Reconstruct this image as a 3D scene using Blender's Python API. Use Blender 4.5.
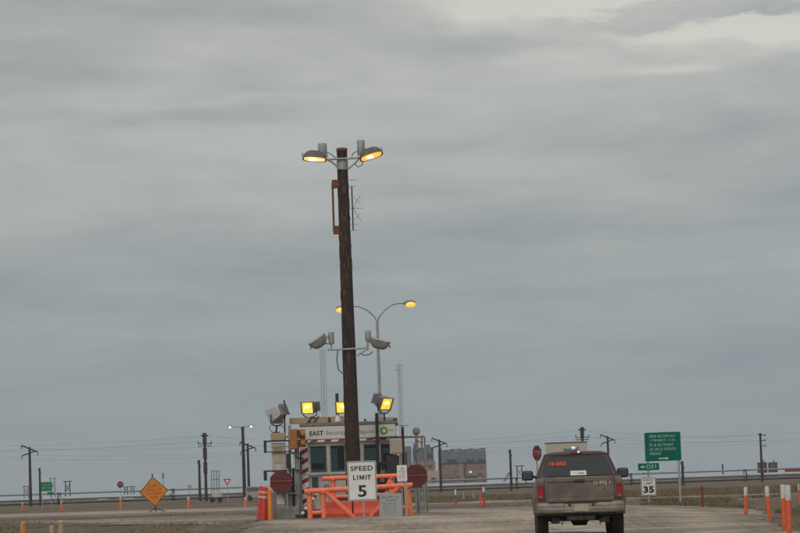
import bpy, bmesh, math, random
from mathutils import Vector, Matrix, noise
R = math.radians
random.seed(7)
for o in list(bpy.data.objects): bpy.data.objects.remove(o)
S = bpy.context.scene
C = S.collection

# ------------------------------------------------------------------ camera
F = 2600.0; PITCH = math.atan(220.5*0.9994/F); ROLL = R(1.96); CH = 1.35
fw = Vector((0, math.cos(PITCH), math.sin(PITCH)))
r0 = Vector((1, 0, 0)); u0 = Vector((0, -math.sin(PITCH), math.cos(PITCH)))
rt = r0*math.cos(ROLL) - u0*math.sin(ROLL)
up = u0*math.cos(ROLL) + r0*math.sin(ROLL)
cd = bpy.data.cameras.new('camera'); cam = bpy.data.objects.new('camera', cd); C.objects.link(cam)
M3 = Matrix((rt, up, -fw)).transposed()
cam.matrix_world = Matrix.Translation((0, 0, CH)) @ M3.to_4x4()
cd.sensor_width = 36; cd.lens = F/800*36; cd.clip_start = 0.5; cd.clip_end = 20000
S.camera = cam

# ------------------------------------------------------------------ sky
w = bpy.data.worlds.new('World'); S.world = w; w.use_nodes = True
nt = w.node_tree; N = nt.nodes; N.clear(); LK = nt.links.new
def nd(t, **k):
    n = N.new(t)
    for a, b in k.items(): setattr(n, a, b)
    return n
def mth(op, a, b=None, c=None):
    n = nd('ShaderNodeMath', operation=op)
    for i, v in enumerate((a, b, c)):
        if v is None: continue
        if isinstance(v, (int, float)): n.inputs[i].default_value = v
        else: LK(v, n.inputs[i])
    return n.outputs[0]
SUN_EL, SUN_AZ = 38, 200      # azimuth measured clockwise from +Y
tc = nd('ShaderNodeTexCoord'); sep = nd('ShaderNodeSeparateXYZ'); LK(tc.outputs['Generated'], sep.inputs[0])
X_, Y_, Z_ = sep.outputs
zc = mth('MAXIMUM', Z_, 0.0)
den = mth('ADD', zc, 0.13)
cmb = nd('ShaderNodeCombineXYZ'); LK(mth('DIVIDE', X_, den), cmb.inputs[0]); LK(mth('DIVIDE', Y_, den), cmb.inputs[1])
def nz(scale, detail, rough, off, dist=0.0):
    mp = nd('ShaderNodeMapping'); LK(cmb.outputs[0], mp.inputs[0]); mp.inputs['Location'].default_value = off
    n = nd('ShaderNodeTexNoise'); LK(mp.outputs[0], n.inputs['Vector'])
    n.inputs['Scale'].default_value = scale; n.inputs['Detail'].default_value = detail
    n.inputs['Roughness'].default_value = rough; n.inputs['Distortion'].default_value = dist
    return n.outputs[0]
big = nz(1.1, 4, 0.5, (3.1, 0.4, 0), 0.3); mid = nz(3.2, 6, 0.55, (1.7, 5.2, 2), 0.4)
# elevation gradient of an overcast sky (brighter towards the zenith)
gr = nd('ShaderNodeValToRGB'); LK(zc, gr.inputs[0])
el = gr.color_ramp.elements
el[0].position = 0.0; el[0].color = (0.256, 0.302, 0.330, 1)
el[1].position = 1.0; el[1].color = (0.86, 0.87, 0.88, 1)
e = el.new(0.045); e.color = (0.282, 0.321, 0.342, 1)
e = el.new(0.095); e.color = (0.350, 0.374, 0.372, 1)
e = el.new(0.185); e.color = (0.425, 0.432, 0.416, 1)
e = el.new(0.45); e.color = (0.60, 0.605, 0.60, 1)
cl = mth('ADD', mth('MULTIPLY', mth('SUBTRACT', big, 0.5), 0.55), mth('MULTIPLY', mth('SUBTRACT', mid, 0.5), 0.45))
amp = nd('ShaderNodeMapRange'); LK(zc, amp.inputs[0])
amp.inputs[1].default_value = 0.0; amp.inputs[2].default_value = 0.17; amp.inputs[3].default_value = 0.25; amp.inputs[4].default_value = 1.6
cl = mth('MULTIPLY', cl, amp.outputs[0])
# thin bright breaks and dark scud in the cloud deck (directions on the sky dome), edges torn by noise
fin = nz(3.4, 7, 0.62, (8.4, 2.3, 5), 0.6); fin2 = nz(7.5, 6, 0.6, (2.4, 7.3, 1), 0.3)
Xw = mth('ADD', X_, mth('MULTIPLY', mth('SUBTRACT', fin, 0.5), 0.075))
Zw = mth('ADD', Z_, mth('ADD', mth('MULTIPLY', mth('SUBTRACT', fin2, 0.5), 0.016), mth('MULTIPLY', mth('SUBTRACT', fin, 0.5), 0.012)))
def cloud(u, v, su, sv, k):
    d = (fw*F + rt*(u-400) + up*(266.5-v)).normalized()
    a = mth('DIVIDE', mth('SUBTRACT', Xw, d.x), su/F); b = mth('DIVIDE', mth('SUBTRACT', Zw, d.z), sv/F)
    return mth('MULTIPLY', mth('EXPONENT', mth('MULTIPLY', mth('ADD', mth('MULTIPLY', a, a), mth('MULTIPLY', b, b)), -1.0)), k)
def total(lst):
    o = lst[0]
    for q in lst[1:]: o = mth('ADD', o, q)
    return o
bright = total([cloud(560, -6, 140, 31, 1.25), cloud(775, 31, 125, 22, 1.35), cloud(655, 70, 62, 9, .55), cloud(515, 60, 36, 7, .45), cloud(900, -20, 160, 40, .8),
                cloud(700, 13, 95, 7, -1.6), cloud(690, 48, 150, 9, -.35)])
brk = nd('ShaderNodeMapRange'); LK(mth('ADD', bright, mth('MULTIPLY', mth('SUBTRACT', fin2, 0.5), 0.25)), brk.inputs[0])
brk.inputs[1].default_value = 0.10; brk.inputs[2].default_value = 1.0; brk.interpolation_type = 'SMOOTHSTEP'
brk = brk.outputs[0]
cl = mth('ADD', cl, total([cloud(210, 40, 110, 16, .11), cloud(150, 62, 90, 12, .08), cloud(330, 12, 190, 12, -.10), cloud(60, 85, 150, 12, -.07), cloud(520, 42, 150, 12, -.10), cloud(560, 95, 260, 22, .07), cloud(170, 116, 190, 7, -.06), cloud(230, 132, 160, 10, .05), cloud(560, 170, 160, 9, .04), cloud(560, 140, 200, 10, -.05), cloud(720, 18, 120, 7, -.10), cloud(420, 88, 330, 7, -.06), cloud(300, 205, 300, 12, .05), cloud(620, 232, 260, 12, -.05), cloud(120, 300, 260, 16, -.05), cloud(600, 330, 260, 16, .04), cloud(250, 100, 120, 6, .07), cloud(120, 20, 150, 12, .06)]))
gain = mth('ADD', 1.0, cl)
gv = nd('ShaderNodeCombineXYZ')
for i_, k_ in enumerate((1.12, 1.0, .84)): LK(mth('ADD', 1.0, mth('MULTIPLY', cl, k_)), gv.inputs[i_])
mul = nd('ShaderNodeVectorMath', operation='MULTIPLY'); LK(gr.outputs[0], mul.inputs[0]); LK(gv.outputs[0], mul.inputs[1])
mb_ = nd('ShaderNodeMix', data_type='RGBA'); LK(mth('MULTIPLY', brk, 0.85), mb_.inputs[0])
LK(mul.outputs[0], mb_.inputs[6]); mb_.inputs[7].default_value = (0.66, 0.64, 0.575, 1)
sc10 = nd('ShaderNodeVectorMath', operation='SCALE'); LK(mb_.outputs[2], sc10.inputs[0]); sc10.inputs['Scale'].default_value = 10.0
sky = nd('ShaderNodeTexSky', sky_type='NISHITA'); sky.sun_disc = False
sky.sun_elevation = R(SUN_EL); sky.sun_rotation = R(SUN_AZ)
mx = nd('ShaderNodeMix', data_type='RGBA'); mx.inputs[0].default_value = 0.95
LK(sky.outputs[0], mx.inputs[6]); LK(sc10.outputs[0], mx.inputs[7])
bg = nd('ShaderNodeBackground'); LK(mx.outputs[2], bg.inputs[0]); bg.inputs[1].default_value = 0.1
wo = nd('ShaderNodeOutputWorld'); LK(bg.outputs[0], wo.inputs[0])

# ------------------------------------------------------------------ sun, exposure
sl = bpy.data.lights.new('sun', 'SUN'); sl.energy = 0.9; sl.angle = R(45); sl.color = (1, 0.96, 0.90)
so = bpy.data.objects.new('sun', sl); C.objects.link(so)
sd = Vector((math.sin(R(SUN_AZ))*math.cos(R(SUN_EL)), math.cos(R(SUN_AZ))*math.cos(R(SUN_EL)), math.sin(R(SUN_EL))))
so.rotation_euler = sd.to_track_quat('Z', 'Y').to_euler()
S.view_settings.view_transform = 'Standard'; S.view_settings.look = 'None'
S.view_settings.exposure = 0; S.view_settings.gamma = 1; S.view_settings.use_curve_mapping = False

# ------------------------------------------------------------------ helpers
def pt(u, v, Y):
    """world point at distance Y along the view for photo pixel u, v"""
    d = fw*F + rt*(u-400) + up*(266.5-v)
    return Vector((0, 0, CH)) + d*(Y/d.y)
def sm(a, b, t):
    t = max(0, min(1, (t-a)/(b-a))); return t*t*(3-2*t)
def gz0(x, y):
    left = 1 - sm(5.0, 13.0, x)
    z = 0.36*sm(60, 84, y)*left + (1-left)*0.30*sm(84, 118, y)
    z += 0.16*math.exp(-((x+19)/6.5)**2 - ((y-96)/16)**2)          # low spoil heap on the left
    z -= 0.10*math.exp(-((y-103)/5)**2)*sm(8, 12, x)               # ditch beyond the delineators
    return z
def gz(x, y):
    z = gz0(x, y)
    if 30 < y < 260 and abs(x) < 60:
        k = 1 if y < 150 else 0.6
        z += k*0.035*noise.noise((x*0.35, y*0.12, 0)) + k*0.022*noise.noise((x*0.9, y*0.45, 7)) + k*0.014*noise.noise((x*2.1, y*.8, 3))
    return z
def lerp(a, b, t): return a+(b-a)*t

MATS = {}
def mat(name, col, rough=0.6, metal=0.0, var=0.25, scale=8.0, bump=0.0, col2=None, emit=None, estr=0.0, stretch=(1, 1, 1), spec=0.5, sharp=False):
    if name in MATS: return MATS[name]
    m = bpy.data.materials.new(name); m.use_nodes = True
    t = m.node_tree; n = t.nodes; b = n['Principled BSDF']
    b.inputs['Roughness'].default_value = rough; b.inputs['Metallic'].default_value = metal
    b.inputs['Specular IOR Level'].default_value = spec
    c = n.new('ShaderNodeTexCoord'); mp = n.new('ShaderNodeMapping'); mp.inputs['Scale'].default_value = stretch
    t.links.new(c.outputs['Object'], mp.inputs[0])
    nn = n.new('ShaderNodeTexNoise'); nn.inputs['Scale'].default_value = scale; nn.inputs['Detail'].default_value = 6; nn.inputs['Roughness'].default_value = 0.65
    t.links.new(mp.outputs[0], nn.inputs['Vector'])
    cr = n.new('ShaderNodeValToRGB'); t.links.new(nn.outputs[0], cr.inputs[0])
    a = col2 if col2 else tuple(x*(1-var) for x in col)
    bcol = col if col2 else tuple(min(1, x*(1+var*0.6)) for x in col)
    cr.color_ramp.elements[0].position = 0.46 if sharp else 0.32; cr.color_ramp.elements[1].position = 0.58 if sharp else 0.68
    cr.color_ramp.elements[0].color = (*a, 1); cr.color_ramp.elements[1].color = (*bcol, 1)
    t.links.new(cr.outputs[0], b.inputs['Base Color'])
    if bump:
        bp = n.new('ShaderNodeBump'); bp.inputs['Strength'].default_value = bump; bp.inputs['Distance'].default_value = 0.02
        t.links.new(nn.outputs[0], bp.inputs['Height']); t.links.new(bp.outputs[0], b.inputs['Normal'])
    if emit:
        b.inputs['Emission Color'].default_value = (*emit, 1); es = n.new('ShaderNodeMapRange'); t.links.new(nn.outputs[0], es.inputs[0])
        es.inputs[1].default_value = .3; es.inputs[2].default_value = .7; es.inputs[3].default_value = estr*.65; es.inputs[4].default_value = estr*1.3; t.links.new(es.outputs[0], b.inputs['Emission Strength'])
    MATS[name] = m; return m
def glassmat(name, tint, trans=0.5, gl=.8):
    m = bpy.data.materials.new(name); m.use_nodes = True; t = m.node_tree; n = t.nodes; n.clear()
    o = n.new('ShaderNodeOutputMaterial'); a = n.new('ShaderNodeBsdfTransparent'); a.inputs[0].default_value = (*tint, 1)
    g = n.new('ShaderNodeBsdfGlossy'); g.inputs['Roughness'].default_value = 0.04; g.inputs[0].default_value = (gl, gl*1.05, gl*1.05, 1)
    fr = n.new('ShaderNodeFresnel'); fr.inputs[0].default_value = 1.5
    nn = n.new('ShaderNodeTexNoise'); nn.inputs['Scale'].default_value = 6
    d = n.new('ShaderNodeBsdfDiffuse'); d.inputs[0].default_value = (0.25, 0.23, 0.2, 1)
    ms = n.new('ShaderNodeMixShader'); t.links.new(fr.outputs[0], ms.inputs[0]); t.links.new(a.outputs[0], ms.inputs[1]); t.links.new(g.outputs[0], ms.inputs[2])
    m2 = n.new('ShaderNodeMixShader'); mm = n.new('ShaderNodeMath'); mm.operation = 'MULTIPLY'; mm.inputs[1].default_value = trans
    t.links.new(nn.outputs[0], mm.inputs[0]); t.links.new(mm.outputs[0], m2.inputs[0])
    t.links.new(ms.outputs[0], m2.inputs[1]); t.links.new(d.outputs[0], m2.inputs[2]); t.links.new(m2.outputs[0], o.inputs[0])
    MATS[name] = m; return m

class MB:
    def __init__(s): s.bm = bmesh.new()
    def box(s, c, d, rot=None, taper=1.0):
        hx, hy, hz = d[0]/2, d[1]/2, d[2]/2; vs = []
        for z in (-1, 1):
            k = taper if z > 0 else 1
            for x, y in ((-1, -1), (1, -1), (1, 1), (-1, 1)):
                p = Vector((x*hx*k, y*hy*k, z*hz))
                if rot: p = rot @ p
                vs.append(s.bm.verts.new(p+Vector(c)))
        for f in ((3, 2, 1, 0), (4, 5, 6, 7), (0, 1, 5, 4), (1, 2, 6, 5), (2, 3, 7, 6), (3, 0, 4, 7)): s.bm.faces.new([vs[i] for i in f])
        return s
    def tube(s, pts, r, n=10, cap=True):
        pts = [Vector(p) for p in pts]; rr = r if isinstance(r, (list, tuple)) else [r]*len(pts)
        rings = []; ref = None
        for i, p in enumerate(pts):
            d = (pts[min(i+1, len(pts)-1)] - pts[max(i-1, 0)]).normalized()
            if ref is None: ref = Vector((0, 0, 1)) if abs(d.z) < 0.9 else Vector((0, 1, 0))
            a = (ref - d*ref.dot(d)).normalized(); b = d.cross(a); ref = a
            rings.append([s.bm.verts.new(p + (a*math.cos(t)+b*math.sin(t))*rr[i]) for t in [2*math.pi*k/n for k in range(n)]])
        for A, B in zip(rings, rings[1:]):
            for k in range(n): s.bm.faces.new((A[k], A[(k+1) % n], B[(k+1) % n], B[k]))
        if cap: s.bm.faces.new(rings[0][::-1]); s.bm.faces.new(rings[-1])
        return s
    def lathe(s, prof, c=(0, 0, 0), axis='z', n=24, rot=None):
        """prof: (radius, height) pairs"""
        rings = []
        for r, h in prof:
            ring = []
            for k in range(n):
                a = 2*math.pi*k/n; q = Vector((r*math.cos(a), r*math.sin(a), h))
                if axis == 'x': q = Vector((q.z, q.x, q.y))
                if axis == 'y': q = Vector((q.x, q.z, q.y))
                if rot: q = rot @ q
                ring.append(s.bm.verts.new(q+Vector(c)))
            rings.append(ring)
        for A, B in zip(rings, rings[1:]):
            for k in range(n): s.bm.faces.new((A[k], A[(k+1) % n], B[(k+1) % n], B[k]))
        if prof[0][0] > 1e-4: s.bm.faces.new(rings[0][::-1])
        if prof[-1][0] > 1e-4: s.bm.faces.new(rings[-1])
        return s
    def prism(s, poly, y0, y1, f=None):
        """poly in x,z extruded along y (f maps x,y,z to a vector)"""
        f = f or (lambda x, y, z: Vector((x, y, z)))
        A = [s.bm.verts.new(f(x, y0, z)) for x, z in poly]; B = [s.bm.verts.new(f(x, y1, z)) for x, z in poly]
        s.bm.faces.new(A); s.bm.faces.new(B[::-1]); n = len(poly)
        for i in range(n): s.bm.faces.new((A[i], B[i], B[(i+1) % n], A[(i+1) % n]))
        return s
    def grid(s, fn, nu, nv):
        g = [[s.bm.verts.new(fn(i/nu, j/nv)) for j in range(nv+1)] for i in range(nu+1)]
        for i in range(nu):
            for j in range(nv): s.bm.faces.new((g[i][j], g[i+1][j], g[i+1][j+1], g[i][j+1]))
        return s
    def build(s, name, m, parent=None, bevel=0.0, smooth=False, solid=0.0, loc=None):
        me = bpy.data.meshes.new(name)
        bmesh.ops.recalc_face_normals(s.bm, faces=s.bm.faces[:]) if not getattr(s, 'keep', False) else None
        if smooth:
            for f in s.bm.faces: f.smooth = True
        s.bm.to_mesh(me); s.bm.free()
        if m: me.materials.append(m)
        o = bpy.data.objects.new(name, me); C.objects.link(o)
        if parent: o.parent = parent
        if loc: o.location = loc
        if solid:
            md = o.modifiers.new('solid', 'SOLIDIFY'); md.thickness = solid; md.offset = 0
        if bevel:
            md = o.modifiers.new('bevel', 'BEVEL'); md.width = bevel; md.segments = 2; md.limit_method = 'ANGLE'; md.angle_limit = R(40)
        if smooth:
            md = o.modifiers.new('wn', 'WEIGHTED_NORMAL') if bevel else None
            try: me.set_sharp_from_angle(angle=R(40))
            except Exception: pass
        return o
def thing(name, label, cat, loc=(0, 0, 0), rz=0, group=None):
    o = bpy.data.objects.new(name, None); C.objects.link(o); o.location = loc; o.rotation_euler = (0, 0, rz)
    o.empty_display_size = 0.3
    return tag(o, label, cat, group)
def tag(o, label=None, cat=None, group=None, kind=None):
    if label: o['label'] = label
    if cat: o['category'] = cat
    if group: o['group'] = group
    if kind: o['kind'] = kind
    return o
def text(s, w, h, m, parent, loc, name='lettering', bold=0.012, rz=0.0, depth=0.003):
    """lettering facing -y, fitted to w x h and centred on loc"""
    c = bpy.data.curves.new('lettering', 'FONT'); c.body = s; c.size = 1; c.extrude = 0.0; c.offset = bold; c.resolution_u = 3
    c.space_character = 1.08
    t = bpy.data.objects.new('lettering', c); C.objects.link(t); bpy.context.view_layer.update()
    me = bpy.data.meshes.new_from_object(t); bpy.data.objects.remove(t)
    xs = [v.co.x for v in me.vertices]; ys = [v.co.y for v in me.vertices]
    x0, x1, y0, y1 = min(xs), max(xs), min(ys), max(ys)
    k = h/(y1-y0); kx = w/(x1-x0) if w else k
    for v in me.vertices: v.co = Vector(((v.co.x-(x0+x1)/2)*kx, -0.0, (v.co.y-(y0+y1)/2)*k))
    me.materials.clear(); me.materials.append(m)
    o = bpy.data.objects.new(name, me); C.objects.link(o); o.parent = parent; o.location = loc; o.rotation_euler = (0, 0, rz)
    md = o.modifiers.new('solid', 'SOLIDIFY'); md.thickness = depth; md.offset = 0
    return o
def glyphs(parent, m, w, h, loc, words, name='print_line'):
    """a row of print too small to read: short strokes grouped into words"""
    n = sum(words)+len(words)-1; cw = w/n; mb = MB(); x = -w/2
    for wd in words:
        for _ in range(wd):
            for _ in range(random.choice((2, 2, 3))):
                if random.random() < .55: mb.box((x+cw*random.uniform(.15, .75), 0, 0), (cw*.2, .003, h))
                else: mb.box((x+cw*.45, 0, random.choice((-.42, 0, .42))*h), (cw*.75, .0034, h*.18))
            x += cw
        x += cw
    o = mb.build(name, m, parent); o.location = loc; o['kind'] = 'stuff'; return o
def block_limit(parent, m, w, h, loc):
    """the word LIMIT in plain block letters"""
    t = .034*h/.15; x = -w/2; k = w/.56
    def put(poly, x):
        MB().prism([(px*k+x, (pz-.5)*h) for px, pz in poly], -.0018, .0018).build('letter', m, parent, loc=loc)
    put([(0, 0), (.08, 0), (.08, .2), (.032, .2), (.032, 1), (0, 1)], x)
    put([(0, 0), (.034, 0), (.034, 1), (0, 1)], x+.125*k)
    put([(0, 0), (0, 1), (.04, 1), (.075, .42), (.11, 1), (.15, 1), (.15, 0), (.118, 0), (.118, .55), (.085, .04), (.065, .04), (.032, .55), (.032, 0)], x+.205*k)
    put([(0, 0), (.034, 0), (.034, 1), (0, 1)], x+.40*k)
    put([(.038, 0), (.072, 0), (.072, .8), (.11, .8), (.11, 1), (0, 1), (0, .8), (.038, .8)], x+.455*k)
def copy_tree(o, parent=None):
    c = o.copy(); C.objects.link(c); c.parent = parent
    for ch in list(o.children): copy_tree(ch, c)
    return c

# materials -------------------------------------------------------------
galv = mat('galvanised_steel', (0.34, 0.35, 0.35), 0.5, 0.4, 0.25, 6)
greym = mat('grey_lamp_housing', (0.20, 0.205, 0.195), 0.55, 0.1, 0.3, 7)
darkst = mat('dark_steel', (0.045, 0.042, 0.04), 0.6, 0.2, 0.4, 6)
rusty = mat('rusty_bracket', (0.16, 0.07, 0.035), 0.8, 0.1, 0.5, 12)
white = mat('white_paint', (0.54, 0.515, 0.465), 0.55, 0, 0.24, 4.5, col2=(.33, .30, .255), stretch=(1, 1, .22))
signw = mat('sign_white', (0.70, 0.70, 0.66), 0.45, 0, 0.10, 2.5)
black = mat('black_print', (0.025, 0.025, 0.028), 0.5, 0, 0.2)
black_rubber = mat('black_rubber', (0.035, 0.033, 0.03), 0.8, 0, 0.4, 9)
orange = mat('orange_paint', (1.0, 0.25, 0.125), 0.55, 0, 0.12, 6, col2=(.74, .145, .07))
delo = mat('orange_plastic', (0.76, 0.125, 0.04), 0.6, 0, 0.2, 7, col2=(.50, .095, .04))
delw = mat('white_reflective_band', (0.62, 0.60, 0.56), 0.5, 0, 0.12, 9, col2=(.40, .37, .33))
redst = mat('sign_red_dark', (0.115, 0.022, 0.018), 0.6, 0, 0.25, 5)  # dark, slightly mottled red of the octagonal boards
redp = mat('red_stripe', (0.25, 0.022, 0.026), 0.5, 0, 0.2, 5)
green = mat('sign_green', (0.001, 0.130, 0.085), 0.55, 0, 0.12, 2, spec=.15)
signo = mat('sign_orange', (0.58, 0.185, 0.010), 0.5, 0, 0.15, 2)
yellow = mat('signal_yellow', (0.40, 0.155, 0.03), 0.6, 0, 0.2, 8, col2=(.24, .10, .03))
tan = mat('tan_weathered_wood', (0.42, 0.30, 0.19), 0.8, 0, 0.3, 9, stretch=(1, 1, 4))
beige = mat('beige_cabinet_paint', (0.40, 0.35, 0.27), 0.6, 0, 0.15, 3)
concrete = mat('concrete', (0.27, 0.26, 0.235), 0.85, 0, 0.3, 5, bump=0.3)
lensorange = mat('sodium_lamp_glass', (0.8, 0.4, 0.1), 0.3, 0, 0.1, emit=(1.0, 0.36, 0.06), estr=1.5)
lenswhite = mat('sodium_lamp_glass_bright', (0.8, 0.5, 0.2), 0.3, 0, 0.1, emit=(1.0, 0.47, 0.14), estr=1.6)
lenshot = mat('sodium_bulb_glow', (.9, .7, .4), .3, 0, .1, emit=(1.0, .80, .45), estr=3.0)
lensyellow = mat('flood_lamp_glass', (0.8, 0.7, 0.1), 0.3, 0, 0.1, emit=(1.0, 0.66, 0.07), estr=0.78)
lensdark = mat('unlit_lamp_glass', (0.12, 0.125, 0.12), 0.15, 0, 0.1)
wood = mat('creosoted_pole_wood', (0.062, 0.034, 0.025), 0.85, 0, 0.4, 7, bump=0.6, stretch=(1, 1, 0.28), col2=(0.017, 0.012, 0.010))
farwood = mat('dark_utility_pole_wood', (0.045, 0.037, 0.032), 0.85, 0, 0.3, 3, stretch=(1, 1, 0.2))
wirem = mat('wire_aluminium', (0.10, 0.10, 0.10), 0.6, 0.3, 0.1)
tealglass = glassmat('tinted_window_glass', (0.20, 0.285, 0.28), 0.10)
autoglass = glassmat('vehicle_window_glass', (0.40, 0.47, 0.45), 0.012, .38)

# ------------------------------------------------------------------ ground
def soil_mat(name, stops, fine=30, large=0.05, bump=0.5, mid=1.2, streak=(1, 1, 1), grit=0.55):
    m = bpy.data.materials.new(name); m.use_nodes = True; t = m.node_tree; n = t.nodes; b = n['Principled BSDF']; L = t.links.new
    b.inputs['Roughness'].default_value = 0.95; b.inputs['Specular IOR Level'].default_value = 0.15
    c = n.new('ShaderNodeTexCoord'); mp = n.new('ShaderNodeMapping'); mp.inputs['Scale'].default_value = streak; L(c.outputs['Object'], mp.inputs[0])
    def tn(s, d, v, r=0.6):
        q = n.new('ShaderNodeTexNoise'); q.inputs['Scale'].default_value = s; q.inputs['Detail'].default_value = d; q.inputs['Roughness'].default_value = r; L(v, q.inputs['Vector']); return q.outputs[0]
    mg = n.new('ShaderNodeMapping'); mg.inputs['Scale'].default_value = (1, .09, 1); L(c.outputs['Object'], mg.inputs[0])
    a = tn(large, 3, c.outputs['Object']); bb = tn(mid, 6, mp.outputs[0]); f = tn(fine*.22, 6, mg.outputs[0], 0.75)
    def ma(op, x, y):
        q = n.new('ShaderNodeMath'); q.operation = op
        for i, v in enumerate((x, y)):
            if isinstance(v, float): q.inputs[i].default_value = v
            else: L(v, q.inputs[i])
        return q.outputs[0]
    s = ma('ADD', ma('ADD', ma('MULTIPLY', a, 0.45), ma('MULTIPLY', bb, 0.55)), ma('MULTIPLY', ma('SUBTRACT', f, 0.5), grit))
    cr = n.new('ShaderNodeValToRGB'); L(s, cr.inputs[0]); E = cr.color_ramp.elements
    E[0].position, E[0].color = stops[0][0], (*stops[0][1], 1); E[1].position, E[1].color = stops[-1][0], (*stops[-1][1], 1)
    for p, col in stops[1:-1]: e = E.new(p); e.color = (*col, 1)
    at = n.new('ShaderNodeAttribute'); at.attribute_name = 'worn'
    cp = n.new('ShaderNodeValToRGB'); L(s, cp.inputs[0]); E = cp.color_ramp.elements
    E[0].position, E[0].color = .34, (0.235, 0.194, 0.147, 1); E[1].position, E[1].color = .66, (0.40, 0.342, 0.272, 1)
    wm = n.new('ShaderNodeMath'); wm.operation = 'MULTIPLY'; wm.use_clamp = True; L(at.outputs['Fac'], wm.inputs[0])
    w2 = n.new('ShaderNodeMath'); w2.operation = 'MULTIPLY_ADD'; L(bb, w2.inputs[0]); w2.inputs[1].default_value = 3.0; w2.inputs[2].default_value = -.6; L(w2.outputs[0], wm.inputs[1])
    mxx = n.new('ShaderNodeMix'); mxx.data_type = 'RGBA'; L(wm.outputs[0], mxx.inputs[0]); L(cr.outputs[0], mxx.inputs[6]); L(cp.outputs[0], mxx.inputs[7])
    L(mxx.outputs[2], b.inputs['Base Color'])
    bp = n.new('ShaderNodeBump'); bp.inputs['Strength'].default_value = bump; bp.inputs['Distance'].default_value = 0.04
    L(ma('ADD', f, bb), bp.inputs['Height']); L(bp.outputs[0], b.inputs['Normal'])
    return m
tundra = soil_mat('dry_tundra', [(0.36, (0.075, 0.058, 0.037)), (0.46, (0.105, 0.080, 0.053)), (0.54, (0.130, 0.100, 0.066)), (0.66, (0.165, 0.130, 0.088))], 14, 0.03, 0.4, 0.25, (1, 0.5, 1))
gravel = soil_mat('pale_gravel', [(0.36, (0.108, 0.086, 0.063)), (0.50, (0.195, 0.160, 0.121)), (0.64, (0.31, 0.260, 0.200))], 24, 0.10, 0.6, 0.5, (0.35, 1.0, 1))
palegravel = soil_mat('packed_pale_gravel', [(0.34, (0.215, 0.180, 0.138)), (0.50, (0.275, 0.235, 0.185)), (0.66, (0.34, 0.295, 0.24))], 24, 0.10, 0.6, 0.5, (0.35, 1.0, 1))
browngravel = soil_mat('brown_gravel', [(0.34, (0.090, 0.073, 0.055)), (0.50, (0.140, 0.115, 0.088)), (0.66, (0.20, 0.168, 0.13))], 22, 0.10, 0.6, 0.5, (0.35, 1.0, 1))
dirt = soil_mat('dark_gravel_and_dirt', [(0.34, (0.068, 0.056, 0.043)), (0.50, (0.105, 0.087, 0.068)), (0.68, (0.155, 0.130, 0.104))], 20, 0.08, 0.8, 0.5, (0.25, 1, 1), .45)
grassy = soil_mat('grassy_verge_soil', [(0.36, (0.080, 0.068, 0.034)), (0.52, (0.118, 0.096, 0.052)), (0.68, (0.16, 0.128, 0.078))], 12, 0.06, 0.6, 0.35, (0.3, 1, 1))

def axis(parts):
    out = []
    for a, b, st in parts:
        n = max(1, int(round((b-a)/st))); out += [a+(b-a)*i/n for i in range(n)]
    return out + [parts[-1][1]]
xs = axis([(-1600, -400, 120), (-400, -60, 17), (-60, -24, 1.2), (-24, 22, 0.45), (22, 60, 1.2), (60, 400, 17), (400, 1600, 120)])
ys = axis([(-30, 40, 5), (40, 130, 0.45), (130, 260, 2.6), (260, 520, 13), (520, 1200, 40), (1200, 4000, 200)])
def sheet(name, m, xs, ys, zf, keep=None):
    vs = []; idx = {}; fs = []
    for j, y in enumerate(ys):
        for i, x in enumerate(xs): vs.append((x, y, zf(x, y)))
    nx = len(xs)
    for j in range(len(ys)-1):
        for i in range(nx-1): fs.append((j*nx+i, j*nx+i+1, (j+1)*nx+i+1, (j+1)*nx+i))
    me = bpy.data.meshes.new(name); me.from_pydata(vs, [], fs); me.materials.append(m)
    for p in me.polygons: p.use_smooth = True
    o = bpy.data.objects.new(name, me); C.objects.link(o); o['kind'] = 'structure'; return o
sheet('ground', tundra, xs, ys, gz)
TRACKS = [[(1.2, 96, .3), (2.4, 90, .8), (3.4, 82, 1.0), (4.0, 75, .9), (4.5, 66, .8), (4.6, 52, .7), (4.4, 40, .6)], [(-1.4, 83.5, .5), (0.2, 81, .9), (1.3, 74, 1.0), (1.8, 62, .9), (1.7, 50, .8), (1.4, 40, .6)],
          [(8.0, 100, .3), (8.9, 92, .7), (8.6, 80, .8), (8.0, 70, .7), (6.6, 58, .6), (6.3, 40, .6)], [(6.5, 76, .3), (8.5, 81, .6), (11.5, 85, .8), (16, 88, .8), (26, 93, .6)], [(-8, 87, .6), (-4, 81, .8), (-1.5, 72, .8), (-1, 60, .7)],
          [(-75, 190, 11), (-40, 173, 11), (-22, 160, 10), (-9, 147, 7), (-2, 141, 4), (4, 138, 3), (9, 137, 2.4), (20, 136, 2), (60, 138, 2)]]
def worn(x, y):
    """how hard the gravel has been packed by wheels at x, y"""
    best = 0
    for tr in TRACKS:
        for (x0, y0, w0), (x1, y1, w1) in zip(tr, tr[1:]):
            if abs(y-(y0+y1)/2) > 14+abs(y1-y0)/2: continue
            dx, dy = x1-x0, y1-y0; t = max(0, min(1, ((x-x0)*dx+(y-y0)*dy)/(dx*dx+dy*dy)))
            d = math.hypot(x-x0-dx*t, y-y0-dy*t)/lerp(w0, w1, t); best = max(best, math.exp(-(d*.8)**2))
    return best
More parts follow.
